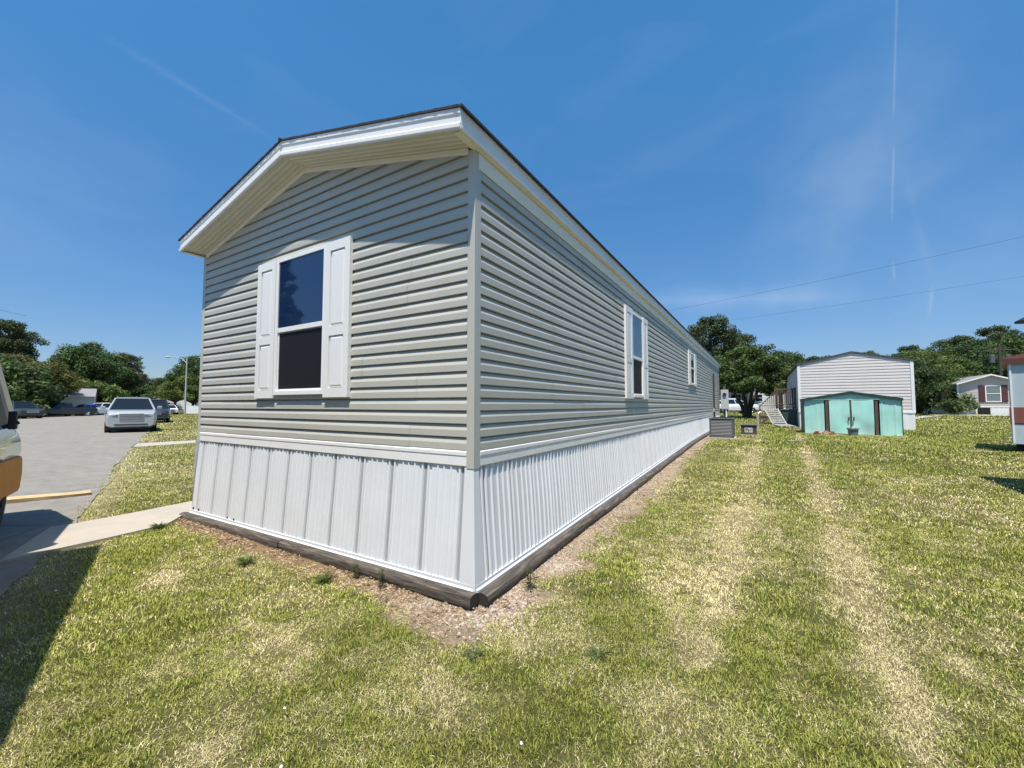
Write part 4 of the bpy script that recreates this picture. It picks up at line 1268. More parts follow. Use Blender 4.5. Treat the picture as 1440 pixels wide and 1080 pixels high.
zb = GZ(5, 20)
simple_home('mobile_home', 'white lap-sided mobile home standing behind the teal shed', (5.11, 20.0, zb), 0, 3.74, 11.5, .72, 2.80, 3.24, M['white_siding'], M['white_paint'], M['dark_roof'], M['white_paint'], course=.126, ov=.06,
            windows=(('l', 4.5, 1.3, .8, 1.1, None), ('l', 8.5, 1.3, .8, 1.1, None)), gable_over=.03, soffit=M['dark_roof'], th=.055)
zb = GZ(17.6, 46)
simple_home('mobile_home', 'beige mobile home with maroon shutters and an open skirting hatch', (17.62, 46.0, zb), 0, 3.74, 14, .66, 2.53, 3.2, M['beige_siding'], M['white_paint'], M['grey_roof'], M['white_paint'], course=.13, ov=.1,
            windows=(('f', .12, 1.05, .88, 1.32, 'blind'),), opening=(-.78, -.1, -.3, .58), gable_over=.28)
# neighbour just outside the picture on the right: its porch roof throws the shadow on the lawn
nb = simple_home('mobile_home', 'long pale neighbouring mobile home with a porch, beside the lawn on the right', (8.35, -9.0, 0), 0, 3.9, 14.8, .95, 2.9, 3.5, M['beige_siding'], M['white_paint'], M['grey_roof'], M['white_paint'], course=.11, ov=.1,
                 windows=(('l', 3, 1.45, .8, 1.3, None), ('l', 9, 1.45, .8, 1.3, None)))
mb = MB(); mb.add([(-3.27, 11.2, 2.62), (-1.9, 11.2, 2.9), (-1.9, 15.4, 2.9), (-3.27, 15.4, 2.62), (-3.27, 11.2, 2.7), (-1.9, 11.2, 2.98), (-1.9, 15.4, 2.98), (-3.27, 15.4, 2.7)],
                  [(0, 3, 2, 1), (4, 5, 6, 7), (0, 1, 5, 4), (1, 2, 6, 5), (2, 3, 7, 6), (3, 0, 4, 7)])
mb.build('porch_roof', M['grey_roof'], nb)
for y in (11.4, 15.1):
    mb = MB(); mb.box(-3.18, -3.08, y - .05, y + .05, 0, 2.63); mb.build('porch_post', M['white_paint'], nb)
# left-hand side of the road
def flat(x, y): return (x, y, 0)
x, y = bear(px(104), 60)
simple_home('house', 'small pale green-white house under the big trees by the parked cars', (x - 2.4, y - 1.6, 0), -.27, 5.0, 4.3, .3, 2.75, 3.75, basic('pale_green_siding', (.60, .62, .55), .6, .05), M['white_paint'], M['grey_roof'], M['white_paint'], course=.2, ov=.3, cat='house', gable_over=.15)
x, y = bear(px(56), 60)
simple_home('house', 'tan house half hidden under dark trees behind the parked pickup', (x - 2, y + 2, 0), YAW + .55, 6.2, 6, .3, 2.6, 3.2, basic('tan_siding', (.36, .32, .27), .6, .06), M['white_paint'], M['dark_roof'], M['white_paint'], course=.2, ov=.3, cat='house')
x, y = bear(px(172), 105)
simple_home('house', 'distant house with a pale grey roof behind the silver car', (x, y, 0), YAW + .9, 6.5, 16, .3, 2.7, 4.6, M['white_paint'], M['white_paint'], basic('pale_grey_roof', (.42, .43, .45), .7, .1), M['white_paint'], course=.25, ov=.3, cat='house')
x, y = bear(px(238), 118)
simple_home('house', 'distant house with a pale roof beyond the far parked cars', (x, y, 0), YAW + .2, 12, 8, .3, 3.0, 6.0, M['white_paint'], M['white_paint'], basic('pale_tan_roof', (.40, .38, .33), .8, .1), M['white_paint'], course=.25, ov=.3, cat='house')
# behind the spreading tree
x, y = bear(px(1030), 52)
simple_home('mobile_home', 'white home with a low grey roof glimpsed left of the spreading tree\'s trunk', (x + .5, y + 3, GZ(x, y)), .45, 9.0, 5, .8, 2.5, 3.3, M['white_paint'], M['white_paint'], M['grey_roof'], M['white_paint'], course=.2, ov=.3,
            windows=(('f', -.3, 1.2, 1.3, 1.0, None), ('f', 2.6, 1.2, .9, 1.0, None)))
x, y = bear(px(1094), 56)
simple_home('mobile_home', 'grey-roofed home glimpsed behind the brown deck railing', (x + 1, y + 2, GZ(x, y)), .45, 8.0, 5, .5, 2.2, 3.4, basic('dull_cream_siding', (.46, .45, .42), .6, .08), M['white_paint'], M['grey_roof'], M['white_paint'], course=.2, ov=.3)

# deck with stairs on the white home's side --------------------------------------
dx, dy = 2.77, 23.0; dz = GZ(dx, dy)
dk_ = thing('wooden_deck', 'brown wooden deck with railed steps at the white home\'s side', 'deck', (dx, dy, dz))
dk_.scale = (.62, 1, 1)
mb = MB()
for i in range(9): mb.box(-.55, .75, -1.0 + i * .225, -1.0 + i * .225 + .21, .86, .90)
mb.build('floor', M['brown_wood'], dk_)
for (x, y) in ((-.5, -.95), (.7, -.95), (-.5, .95), (.7, .95)):
    mb = MB(); mb.box(x - .05, x + .05, y - .05, y + .05, -.1, 1.85); mb.build('post', M['brown_wood'], dk_)
mb = MB()
mb.box(-.45, .65, -1.0, -.94, 1.74, 1.80); mb.box(-.45, .65, -.99, -.95, .98, 1.03)
for i in range(9): mb.box(-.40 + i * .125, -.36 + i * .125, -.985, -.955, 1.03, 1.74)
mb.build('front_railing', M['brown_wood'], dk_)
mb = MB()
for k in range(5):
    mb.box(-.78 - .24 * k, -.52 - .24 * k, -.9, .1, .72 - .17 * k, .76 - .17 * k)
mb.build('steps', M['brown_wood'], dk_)
for yy in (-.93, .12):
    mb = MB()
    mb.sweep([(0, 0), (.05, 0), (.05, .16), (0, .16)], (-.5, yy, .68), (-1.75, yy, -.12), (0, 1, 0))
    mb.sweep([(0, 0), (.05, 0), (.05, .07), (0, .07)], (-.5, yy, 1.74), (-1.75, yy, .85), (0, 1, 0))
    for k in range(9):
        x = -.58 - .14 * k; zz = 1.76 - (abs(x) - .5) * .712; mb.box(x - .02, x + .02, yy + .01, yy + .04, zz - .82, zz)
    mb.box(-1.78, -1.70, yy - .02, yy + .06, -.1, .95)
    mb.build('stair_railing', M['brown_wood'], dk_)
# white slatted rack leaning by the deck, dark bin behind it
x, y = 2.30, 20.2
M['rack_white'] = basic('weathered_white_plastic', (.5, .5, .48), .5, .08)
rk = thing('slatted_rack', 'white slatted rack leaning beside the brown deck', 'rack', (x, y, GZ(x, y)), .25)
mb = MB()
for q in (-.27, .27): mb.sweep([(-.02, -.02), (.02, -.02), (.02, .02), (-.02, .02)], (q - .12, .1, .82), (q + .14, -.18, .12), (1, 0, 0), (0, .8, .6))
for q in (-.27, .27): mb.sweep([(-.02, -.02), (.02, -.02), (.02, .02), (-.02, .02)], (q + .14, -.18, .12), (q + .30, -.75, .05), (1, 0, 0))
mb.build('frame', M['rack_white'], rk)
mb = MB()
for i in range(8):
    t = i / 7; mb.box(-.27 - .12 + .26 * t, .27 - .12 + .26 * t, .07 - .28 * t, .10 - .28 * t, .80 - .68 * t - .035, .80 - .68 * t + .025)
for i in range(3): mb.box(-.1 + .05 * i, .44 + .05 * i, -.33 - .17 * i, -.25 - .17 * i, .10 - .02 * i, .13 - .02 * i)
mb.build('slats', M['rack_white'], rk)
x, y = 2.92, 21.4
bn = thing('storage_bin', 'dark green-grey storage bin between the rack and the white home', 'bin', (x, y, GZ(x, y)))
mb = MB(); mb.add([(-.28, -.3, 0), (.28, -.3, 0), (.28, .3, 0), (-.28, .3, 0), (-.36, -.36, .74), (.36, -.36, .74), (.36, .36, .74), (-.36, .36, .74)], [(0, 3, 2, 1), (0, 1, 5, 4), (1, 2, 6, 5), (2, 3, 7, 6), (3, 0, 4, 7), (4, 5, 6, 7)])
mb.build('tub', basic('bin_green_grey', (.05, .075, .075), .6, .15), bn, bevel=.02)
mb = MB(); mb.box(-.39, .39, -.39, .39, .74, .80); mb.build('lid', basic('bin_lid', (.075, .10, .10), .6, .1), bn, bevel=.02)

# small pale-blue and brick-red trailer at the right edge --------------------------
cx, cy = 6.58, 11.40; ang = -math.atan2(.33, .944)
ct = thing('trailer', 'pale blue box trailer with brick-red roof edge and band, at the right edge', 'trailer', (cx, cy, GZ(cx, cy)), ang)
M['pale_blue'] = basic('pale_blue_panels', (.45, .53, .57), .5, .05, 2, dirt=(.3, .32, .33, .4), dscale=2, streak=3)
M['brick_red'] = basic('brick_red_paint', (.22, .075, .06), .55, .12, 5)
mb = MB(); mb.box(0, 3.4, 0, 1.5, .20, .64, 0); mb.box(0, 3.4, 0, 1.5, 1.03, 2.0, 0)
mb.build('body', M['pale_blue'], ct)
mb = MB(); mb.box(-.012, 3.412, -.012, 1.512, .655, 1.02); mb.build('band', M['brick_red'], ct, bevel=.005)
mb = MB(); mb.add([(-.06, -.06, 1.99), (3.5, -.06, 1.99), (3.5, 1.56, 1.99), (-.06, 1.56, 1.99), (-.10, -.08, 2.12), (1.7, -.08, 2.62), (3.5, -.08, 2.12), (-.10, 1.58, 2.12), (1.7, 1.58, 2.62), (3.5, 1.58, 2.12)],
                  [(0, 3, 2, 1), (0, 1, 6, 5, 4), (2, 3, 7, 8, 9), (4, 5, 8, 7), (5, 6, 9, 8), (0, 4, 7, 3), (1, 2, 9, 6)])
mb.build('roof', M['brick_red'], ct)
mb = MB(); mb.box(.06, 3.3, .05, 1.45, -.02, .20); mb.build('undercarriage', M['darkint'], ct)
mb = MB()
mb.box(0.02, .05, -.02, 0, .21, 1.99); mb.box(.9, .94, -.018, -.002, 1.04, 1.99); mb.build('trim', M['white_paint'], ct)
vp = MB(); vp.tube([(.34, .6, 2.1), (.34, .6, 3.0)], .055, 10); vp.lathe([(0, .16), (.20, .04), (.20, 0), (.05, -.02)], (.34, .6, 2.98), 'z', 14)
vp.build('vent_pipe', M['black'], ct, 40)
# ================================================================== VEHICLES
M['headlight'] = basic('headlight_glass', (.09, .10, .11), .1, .2, 12, coat=1)
M['car_glass'] = glass('car_glass', (.010, .013, .016), .03, 1.55)
M['tyre_black'] = M['rubber']


def paint(name, col, metal=.0):
    return basic(name, col, .32, .03, 2, metal=metal, coat=.8)


def car(name, label, cat, loc, rz, col, Lc=4.6, Wd=1.85, H=1.5, belt=.95, kind='suv', metal=0.0, group=None, detail=True, front='grille'):
    c = thing(name, label, cat, loc, rz, group)
    P = paint(name + '_paint', col, metal)
    hl = Lc / 2; hw = Wd / 2
    # lower body: lofted rings along x
    if kind == 'pickup': hood, deck = 1.02 * belt, belt
    else: hood, deck = belt * .99, belt * 1.0
    st = [(-hl, .36, belt * .84, .86), (-hl + .06, .34, belt * .95, .93), (-hl + .45, .26, deck, .985), (-.6, .22, belt, 1), (.45, .22, belt, 1),
          (hl - 1.15, .24, hood, .99), (hl - .45, .28, hood * .965, .97), (hl - .14, .26, hood * .91, .93), (hl, .30, hood * .80, .86)]
    mb = MB(); vs = []; k = 13
    for x, zl, zh, f in st:
        w2 = hw * f; zm = (zl + zh) * .5
        half = [(0, zl), (w2 * .82, zl), (w2 * .96, zl + .08), (w2, zm), (w2 * .985, zm + (zh - zm) * .6), (w2 * .93, zh - .01), (w2 * .80, zh + .015)]
        ring = half + [(-a, b) for a, b in half[:0:-1]]
        ring.append((0, zh + .035)) if False else None
        vs += [(x, a, b) for a, b in ring]; k = len(ring)
    fs = [(i * k + j, i * k + (j + 1) % k, (i + 1) * k + (j + 1) % k, (i + 1) * k + j) for i in range(len(st) - 1) for j in range(k)]
    fs += [tuple(range(k)), tuple((len(st) - 1) * k + j for j in range(k))]
    mb.add(vs, fs); body = mb.build('body', P, c, 35)
    # greenhouse
    if kind == 'suv': xb = (hl - 1.30, -hl + .12); xt = (hl - 2.05, -hl + .55)
    elif kind == 'sedan': xb = (hl - 1.25, -hl + .75); xt = (hl - 2.0, -hl + 1.45)
    else: xb = (hl - 1.55, -.55); xt = (hl - 2.15, -.42)
    zb_, zt = belt - .01, H - .06
    wb, wt = hw * .89, hw * .66
    def gpt(t, s, f):   # t 0 front..1 rear, s side, f height fraction
        x = (xb[0] + (xb[1] - xb[0]) * t) * (1 - f) + (xt[0] + (xt[1] - xt[0]) * t) * f
        return (x, s * (wb + (wt - wb) * f), zb_ + (zt - zb_) * f)
    g = MB()
    cs = [gpt(0, 1, 0), gpt(0, -1, 0), gpt(1, -1, 0), gpt(1, 1, 0), gpt(0, 1, 1), gpt(0, -1, 1), gpt(1, -1, 1), gpt(1, 1, 1)]
    g.add(cs, [(0, 1, 5, 4), (1, 2, 6, 5), (2, 3, 7, 6), (3, 0, 4, 7), (4, 5, 6, 7)])
    g.build('windows', M['car_glass'], c)
    r = MB()
    a = [gpt(-.02, 1, 1), gpt(-.02, -1, 1), gpt(1.02, -1, 1), gpt(1.02, 1, 1)]
    vs = [(x, y * 1.02, z - .012) for x, y, z in a] + [(x * .98, y * .93, z + .05) for x, y, z in a] + [(x * .6 - .1, y * .5, z + .068) for x, y, z in a]
    r.add(vs, [(0, 1, 5, 4), (1, 2, 6, 5), (2, 3, 7, 6), (3, 0, 4, 7), (4, 5, 9, 8), (5, 6, 10, 9), (6, 7, 11, 10), (7, 4, 8, 11), (8, 9, 10, 11), (0, 3, 2, 1)])
    r.build('roof', P, c, 50)
    for s in (-1, 1):
        ps = [(0, .045, .035), (1, .06, .05)]
        if kind != 'pickup': ps += [(t, .03, .03) for t in ((.42, .72) if kind == 'suv' else (.45,))]
        for t, ra, rb_ in ps:
            p = MB(); p.tube([gpt(t, s * 1.002, -.02), gpt(t, s * 1.002, 1)], [ra, rb_], 6); p.build('pillar', P, c, 50)
    if kind == 'pickup':
        bed = MB(); bed.box(-hl + .12, -.62, -hw * .80, hw * .80, belt - .35, belt + .03); bed.build('bed_liner', M['black'], c)
    # wheels
    wr = .36 if kind != 'sedan' else .32
    for x in (hl - .92, -hl + .88):
        for s in (-1, 1):
            y = s * (hw - .135)
            ar = MB(); ar.lathe([(wr + .07, -s * .12), (wr + .07, s * .108), (wr - .02, s * .108)], (x, y, wr), 'y', 24); ar.build('wheel_arch', M['black'], c, 40)
            t = MB(); t.lathe([(wr * .62, -.11), (wr * .94, -.11), (wr, -.08), (wr, .08), (wr * .94, .115), (wr * .62, .115)] if s > 0 else [(wr * .62, .11), (wr * .94, .11), (wr, .08), (wr, -.08), (wr * .94, -.115), (wr * .62, -.115)], (x, y, wr), 'y', 24)
            wh = t.build('wheel', M['rubber'], c, 40)
            q = MB(); q.lathe([(wr * .64, s * .09), (wr * .60, s * .105), (wr * .5, s * .075), (wr * .16, s * .085), (0, s * .10)], (x, y, wr), 'y', 20)
            for a in range(5):
                an = a * 2 * math.pi / 5
                q.tube([(x, y + s * .095, wr), (x + math.cos(an) * wr * .58, y + s * .10, wr + math.sin(an) * wr * .58)], .025, 5)
            q.build('rim', M['chrome'], wh, 40)
    zf = hood
    # lamps, grille, bumpers
    for s in (-1, 1):
        h = MB()
        vs = [(hl - .01, s * hw * .50, zf * .71), (hl - .03, s * hw * .78, zf * .69), (hl - .22, s * hw * .93, zf * .76), (hl - .30, s * hw * .93, zf * .90), (hl - .09, s * hw * .74, zf * .87), (hl - .02, s * hw * .50, zf * .80)]
        h.add([(x + .028, y * 1.012, z) for x, y, z in vs] + [(x - .06, y * .96, z) for x, y, z in vs], [tuple(range(6)), tuple(range(6, 12))] + [(i, (i + 1) % 6, 6 + (i + 1) % 6, 6 + i) for i in range(6)])
        h.build('headlight', M['headlight'], c)
        b = MB(); b.box(-hl - .015, -hl + .1, *sorted((s * hw * .60, s * hw * .88)), belt * .68, belt * .88); b.build('tail_light', M['redlens'], c, bevel=.015)
        mi = MB(); my = s * (hw + .09); mx_ = xb[0] - .30
        mi.box(mx_ - .06, mx_ + .05, *sorted((s * (hw + .0), s * (hw + .20))), belt + .02, belt + .18); mi.build('mirror', P if kind == 'suv' else M['black'], c, bevel=.03)
    gr = MB()
    gw = hw * .46
    gr.box(hl - .03, hl + .03, -gw, gw, zf * .55, zf * .84)
    gb = gr.build('grille', M['chrome'], c, bevel=.012)
    g2 = MB()
    for i in range(4): g2.box(hl + .02, hl + .032, -gw * .92, gw * .92, zf * (.575 + .065 * i), zf * (.598 + .065 * i))
    g2.build('grille_slots', M['acdark'], gb)
    bu = MB(); bu.box(hl - .10, hl + .02, -hw * .62, hw * .62, .36, .44); bu.build('lower_bumper', M['acdark'], c, bevel=.02)
    rb = MB(); rb.box(-hl - .05, -hl + .06, -hw * .84, hw * .84, .36, .52); rb.build('rear_bumper', M['chrome'] if kind == 'pickup' else M['black'], c, bevel=.02)
    un = MB(); un.box(-hl + .3, hl - .3, -hw * .78, hw * .78, .17, .30); un.build('underbody', M['black'], c)
    wp = MB(); wp.box(-.02, .02, -.004, .004, 0, .0) if False else None
    return c


def on_bear(X, F): return (*bear(px(X), F), 0)
RD = math.atan2(-ROAD_E[1], -ROAD_E[0])          # pointing along the road towards the viewer
x, y = bear(px(187), 22.0)
car('silver_suv', 'silver SUV with bright grille parked facing the viewer beside the grass', 'SUV', (x, y, .012), RD + .05, (.44, .45, .45), 4.95, 1.96, 1.76, 1.12, 'suv', .3)
x, y = bear(px(219), 33.0)
car('dark_suv', 'dark SUV parked nose to tail behind the silver one', 'SUV', (x, y, .012), RD, (.03, .033, .036), 4.9, 1.92, 1.80, 1.08, 'suv', .2)
x, y = bear(px(238.5), 60)
car('white_sedan', 'white sedan parked beyond the dark SUV near the street lamp', 'sedan', (x, y, .012), RD + .1, (.78, .78, .78), 4.6, 1.8, 1.42, .92, 'sedan')
x, y = bear(px(227), 48)
car('grey_car', 'grey car half hidden behind the dark SUV', 'car', (x, y, .012), RD, (.12, .13, .14), 4.6, 1.8, 1.5, .95, 'suv')
x, y = bear(px(92), 49)
car('pickup_truck', 'black pickup truck with pale stripe parked before the small pale house', 'pickup', (x, y, .012), YAW - math.pi / 2 - .55, (.015, .016, .018), 5.3, 1.95, 1.62, 1.02, 'pickup')
x, y = bear(px(120), 53)
car('blue_car', 'bright blue car parked to the right of the black pickup', 'car', (x, y, .012), YAW - math.pi / 2 - .12, (.02, .06, .30), 4.3, 1.8, 1.45, .92, 'sedan')
x, y = bear(px(145), 55)
car('white_pickup', 'white pickup parked to the right of the blue car', 'pickup', (x, y, .012), YAW - math.pi / 2 - .05, (.75, .75, .75), 5.2, 1.9, 1.65, 1.0, 'pickup')
x, y = bear(px(30), 42)
car('dark_grey_suv', 'dark grey SUV in the shade of the trees beyond the moving truck', 'SUV', (x, y, .012), YAW - .35, (.045, .05, .055), 4.8, 1.9, 1.72, 1.03, 'suv', .3)
x, y = bear(px(1031), 41)
car('white_car', 'white car parked past the dark spreading tree, left of its trunk', 'car', (x, y, GZ(x, y)), .5, (.72, .73, .75), 4.4, 1.8, 1.45, .92, 'sedan')

# moving truck at the left edge: cab in the picture, box just outside it ------------------
fw = Vector((ROAD_E[0], ROAD_E[1], 0)).normalized()
TRZ = math.atan2(fw.y, fw.x)
axle = Vector((-5.30, -1.42, 0)) + Vector((-fw.y, fw.x, 0)) * .98     # right front wheel sits on this spot
org = axle - fw * 4.35
tk = thing('moving_truck', 'white and orange moving truck parked on the road at the left edge', 'truck', (org.x, org.y, .012), TRZ)
M['truck_white'] = paint('truck_white', (.74, .75, .74))
M['truck_orange'] = basic('truck_orange', (.66, .24, .03), .55, .12, 5, spec=.15)
hw = .98
def cab_ring(prof, name, m, y0, y1, bev=.05):
    b = MB(); n = len(prof)
    b.add([(x, y0, z) for x, z in prof] + [(x, y1, z) for x, z in prof], [tuple(range(n)), tuple(range(n, 2 * n))] + [(i, (i + 1) % n, n + (i + 1) % n, n + i) for i in range(n)])
    return b.build(name, m, tk, 40, bevel=bev)
cab_ring([(2.62, .72), (2.62, 1.10), (4.75, 1.10), (5.02, 1.0), (5.12, .86), (5.12, .72)], 'hood', M['truck_white'], -hw, hw, .07)
cab_ring([(2.60, .30), (2.60, .735), (5.14, .735), (5.17, .52), (5.08, .30)], 'lower_body', M['truck_orange'], -hw - .005, hw + .005, .05)
cab_ring([(2.64, 1.08), (2.64, 2.12), (3.78, 2.12), (4.84, 1.08)], 'cab_glass', M['car_glass'], -hw + .06, hw - .06, .02)
cab_ring([(2.60, 2.1), (2.60, 2.24), (3.70, 2.24), (3.86, 2.1)], 'cab_roof', M['truck_white'], -hw + .05, hw - .05, .04)
for s in (-1, 1):
    b = MB(); b.tube([(4.86, s * (hw - .05), 1.09), (3.80, s * (hw - .08), 2.16)], [.05, .045], 6); b.build('pillar', M['truck_white'], tk, 40)
    b = MB(); b.tube([(2.70, s * (hw - .05), 1.08), (2.68, s * (hw - .08), 2.14)], [.09, .09], 6); b.build('pillar', M['truck_white'], tk, 40)
b = MB(); b.box(2.72, 4.1, -hw - .012, -hw + .0, .74, 1.08); d = b.build('door', M['truck_white'], tk, bevel=.006)
b = MB(); b.box(2.85, 3.02, -hw - .035, -hw - .012, 1.0, 1.05); b.build('handle', M['black'], d)
for s in (-1, 1):
    b = MB(); b.box(4.32, 4.38, *sorted((s * (hw + .02), s * (hw + .085))), 1.08, 1.28); b.tube([(4.35, s * (hw - .02), 1.1), (4.35, s * (hw + .1), 1.16)], .025, 6); b.build('mirror', M['black'], tk, bevel=.02)
b = MB(); b.box(5.06, 5.22, -hw + .05, hw - .05, .36, .54); b.build('bumper', M['black'], tk, bevel=.03)
for s in (-1, 1):
    b = MB(); b.box(5.02, 5.135, *sorted((s * .60, s * .90)), .74, .92); b.build('headlight', M['lens'], tk, bevel=.02)
b = MB(); b.box(5.08, 5.135, -.55, .55, .72, .96); b.build('grille', M['black'], tk, bevel=.01)
b = MB(); b.box(-1.05, 2.30, -1.08, 1.10, .78, 2.95); b.build('box_body', M['truck_white'], tk, bevel=.03)
b = MB(); b.box(-1.055, 2.305, -1.086, 1.106, .80, 1.25); b.build('box_stripe', M['truck_orange'], tk)
b = MB(); b.box(-1.0, 4.9, -.42, .42, .42, .70); b.build('chassis', M['black'], tk)
for x in (4.20, -.4):
    for s in (-1, 1):
        a = MB(); a.lathe([(.42, -s * .2), (.42, s * .012), (.05, s * .012)], (x, s * (hw - .02), .37), 'y', 24); a.build('wheel_arch', M['black'], tk, 40)
        t = MB(); q = .37
        pr = [(.22, -.12), (.345, -.12), (q, -.08), (q, .08), (.345, .12), (.22, .12)]
        t.lathe(pr, (x, s * (hw - .12), q), 'y', 24); wh = t.build('wheel', M['rubber'], tk, 40)
        r = MB(); r.lathe([(.23, s * .10), (.20, s * .07), (.08, s * .08), (0, s * .11)], (x, s * (hw - .12), q), 'y', 18); r.build('rim', M['chrome'], wh, 40)
# ================================================================== TREES
def clump_leaves(cents, rads, n_each, size, tint, flat=.8, seed=0, droop=0.0):
    """leaf-sized faces filling many small clumps; tint varies leaf by leaf and clump by clump"""
    g = np.random.default_rng(seed); tint = np.array(tint) * 1.3
    Vs, Cs = [], []
    for (c, r) in zip(cents, rads):
        n = max(8, int(n_each * (r / np.mean(rads)) ** 1.6))
        d = g.normal(size=(n, 3)); d /= np.linalg.norm(d, axis=1)[:, None]
        rr = r * g.uniform(.25, 1.08, n) ** .6
        p = c + d * rr[:, None] * np.array((1, 1, flat))
        nrm = d + g.normal(size=(n, 3)) * .75 + np.array((0, 0, .35)); nrm /= np.linalg.norm(nrm, axis=1)[:, None]
        t1 = np.cross(nrm, g.normal(size=(n, 3))); t1 /= np.linalg.norm(t1, axis=1)[:, None]; t2 = np.cross(nrm, t1)
        s = size * g.uniform(.55, 1.35, n)[:, None]
        q = np.stack([p - t1 * s, p + t2 * s * .55, p + t1 * s, p - t2 * s * .55], 1)
        q[:, 2, 2] -= droop * size
        col = np.array(tint)[None] * (g.uniform(.62, 1.45, n)[:, None]) * g.uniform(.6, 1.45)
        col[:, 0] *= g.uniform(.8, 1.3, n)
        Vs.append(q.reshape(-1, 3)); Cs.append(np.repeat(col, 4, 0))
    V = np.concatenate(Vs); C = np.concatenate(Cs); n = len(V) // 4
    return V, C, n


def crown_mesh(name, cents, rads, n_each, size, tint, **k):
    V, C, n = clump_leaves(np.array(cents), np.array(rads), n_each, size, tint, **k)
    return np_mesh(name, V, np.full(n, 4), np.arange(4 * n), M['leaf'], C)


def proto(kind, seed, tint):
    """returns (trunk mesh builder, crown mesh) for a tree about 1 unit = 1 m at its natural size"""
    g = random.Random(seed); tr = MB(); ce, ra = [], []
    if kind == 'pine':            # tall bare-ish trunk, irregular rounded clumps high up
        H = 11; lean = g.uniform(-.3, .3)
        tr.tube([(0, 0, -.3), (lean * .3, 0, 3), (lean * .7, .1, 7), (lean, .1, H * .95)], [.30, .24, .16, .04], 8)
        for i in range(95):
            u = g.uniform(-.95, 1); a = g.uniform(0, 6.28); q = math.sqrt(1 - u * u) * g.uniform(.45, 1.04)
            wob = 1 + .20 * math.sin(2 * a + seed + 3 * u) + .14 * math.sin(5 * a - seed)
            z = H * .66 + H * .33 * u + g.uniform(-.3, .3); t = z / H
            p = (lean * t + 3.0 * q * wob * math.cos(a), 3.0 * q * wob * math.sin(a), z)
            if i % 2 == 0: tr.tube([(lean * t * .9, 0, z - .6 - q * .3), (p[0] * .6, p[1] * .6, z - .2), p], [.07, .045, .015], 5)
            ce.append(p); ra.append(g.uniform(.40, .85))
        for i in range(34): ce.append((lean * .66 + g.gauss(0, 1.1), g.gauss(0, 1.1), H * g.uniform(.45, .88))); ra.append(g.uniform(.7, 1.0))
        me = crown_mesh('crown', ce, ra, 190, .11, tint, flat=.74, seed=seed)
    elif kind == 'oak':           # broad domed crown
        H = 9.5
        tr.tube([(0, 0, -.3), (.05, 0, 1.6), (.1, .05, 3.2)], [.42, .32, .26], 9)
        for i in range(80):
            u = g.uniform(-.35, 1); a = g.uniform(0, 6.28); sr = math.sqrt(max(0, 1 - u * u)) * g.uniform(.72, 1.06)
            wob = 1 + .22 * math.sin(3 * a + seed) + .12 * math.sin(5 * a)
            p = (4.6 * sr * wob * math.cos(a), 4.6 * sr * wob * math.sin(a), 5.2 + 4.0 * u * g.uniform(.72, 1.08))
            if i % 3 == 0: tr.tube([(.1, .05, 2.6 + .5 * u), (p[0] * .5, p[1] * .5, 3.6 + p[2] * .12), p], [.14, .08, .02], 5)
            ce.append(p); ra.append(g.uniform(.7, 1.3))
        for i in range(14): ce.append((g.gauss(0, 1.6), g.gauss(0, 1.6), g.uniform(3.6, 7))); ra.append(1.3)
        me = crown_mesh('crown', ce, ra, 230, .15, tint, flat=.75, seed=seed)
    elif kind == 'spread':        # several leaning stems under a wide low dome
        for i in range(7):
            a = i * .9 + g.uniform(-.2, .2); q = g.uniform(.7, 1.3)
            tr.tube([(.12 * math.cos(a), .12 * math.sin(a), -.2), (.3 * math.cos(a) * q, .3 * math.sin(a) * q, .8), (.95 * math.cos(a) * q, .95 * math.sin(a) * q, 2.2), (1.5 * math.cos(a) * q, 1.5 * math.sin(a) * q, 3.4)], [.15, .12, .085, .03], 7)
        for i in range(120):
            u = g.uniform(-.25, 1); a = g.uniform(0, 6.28); sr = math.sqrt(max(0, 1 - u * u)) * g.uniform(.55, 1.05)
            wob = 1 + .12 * math.sin(3 * a + 1) + .08 * math.sin(7 * a)
            ce.append((3.05 * sr * wob * math.cos(a), 3.05 * sr * wob * math.sin(a), 2.35 + 2.65 * max(u, -.12) * g.uniform(.8, 1.04))); ra.append(g.uniform(.36, .66))
        me = crown_mesh('crown', ce, ra, 230, .085, tint, flat=.7, seed=seed)
    elif kind == 'bush':
        tr.tube([(0, 0, -.2), (0, 0, 1.2)], [.12, .05], 6)
        for i in range(46):
            u = g.uniform(0, 1); a = g.uniform(0, 6.28); sr = math.sqrt(1 - u * u) * g.uniform(.5, 1.05)
            ce.append((2.3 * sr * math.cos(a), 2.3 * sr * math.sin(a), .5 + 2.6 * u * g.uniform(.7, 1.05))); ra.append(g.uniform(.4, .8))
        me = crown_mesh('crown', ce, ra, 200, .12, tint, flat=.85, seed=seed)
    elif kind == 'cedar':         # narrow cone of drooping sprays
        H = 10
        tr.tube([(0, 0, -.3), (0, 0, H)], [.22, .03], 8)
        for i in range(120):
            t = g.random() ** .7; z = .8 + (H - 1) * t; rr = 2.6 * (1 - t) * g.uniform(.3, 1.05) + .08; a = g.uniform(0, 6.28)
            ce.append((rr * math.cos(a), rr * math.sin(a), z - .25 * rr)); ra.append(.25 + .5 * (1 - t) * g.uniform(.5, 1))
        me = crown_mesh('crown', ce, ra, 130, .11, tint, flat=.55, seed=seed, droop=.6)
    return tr, me


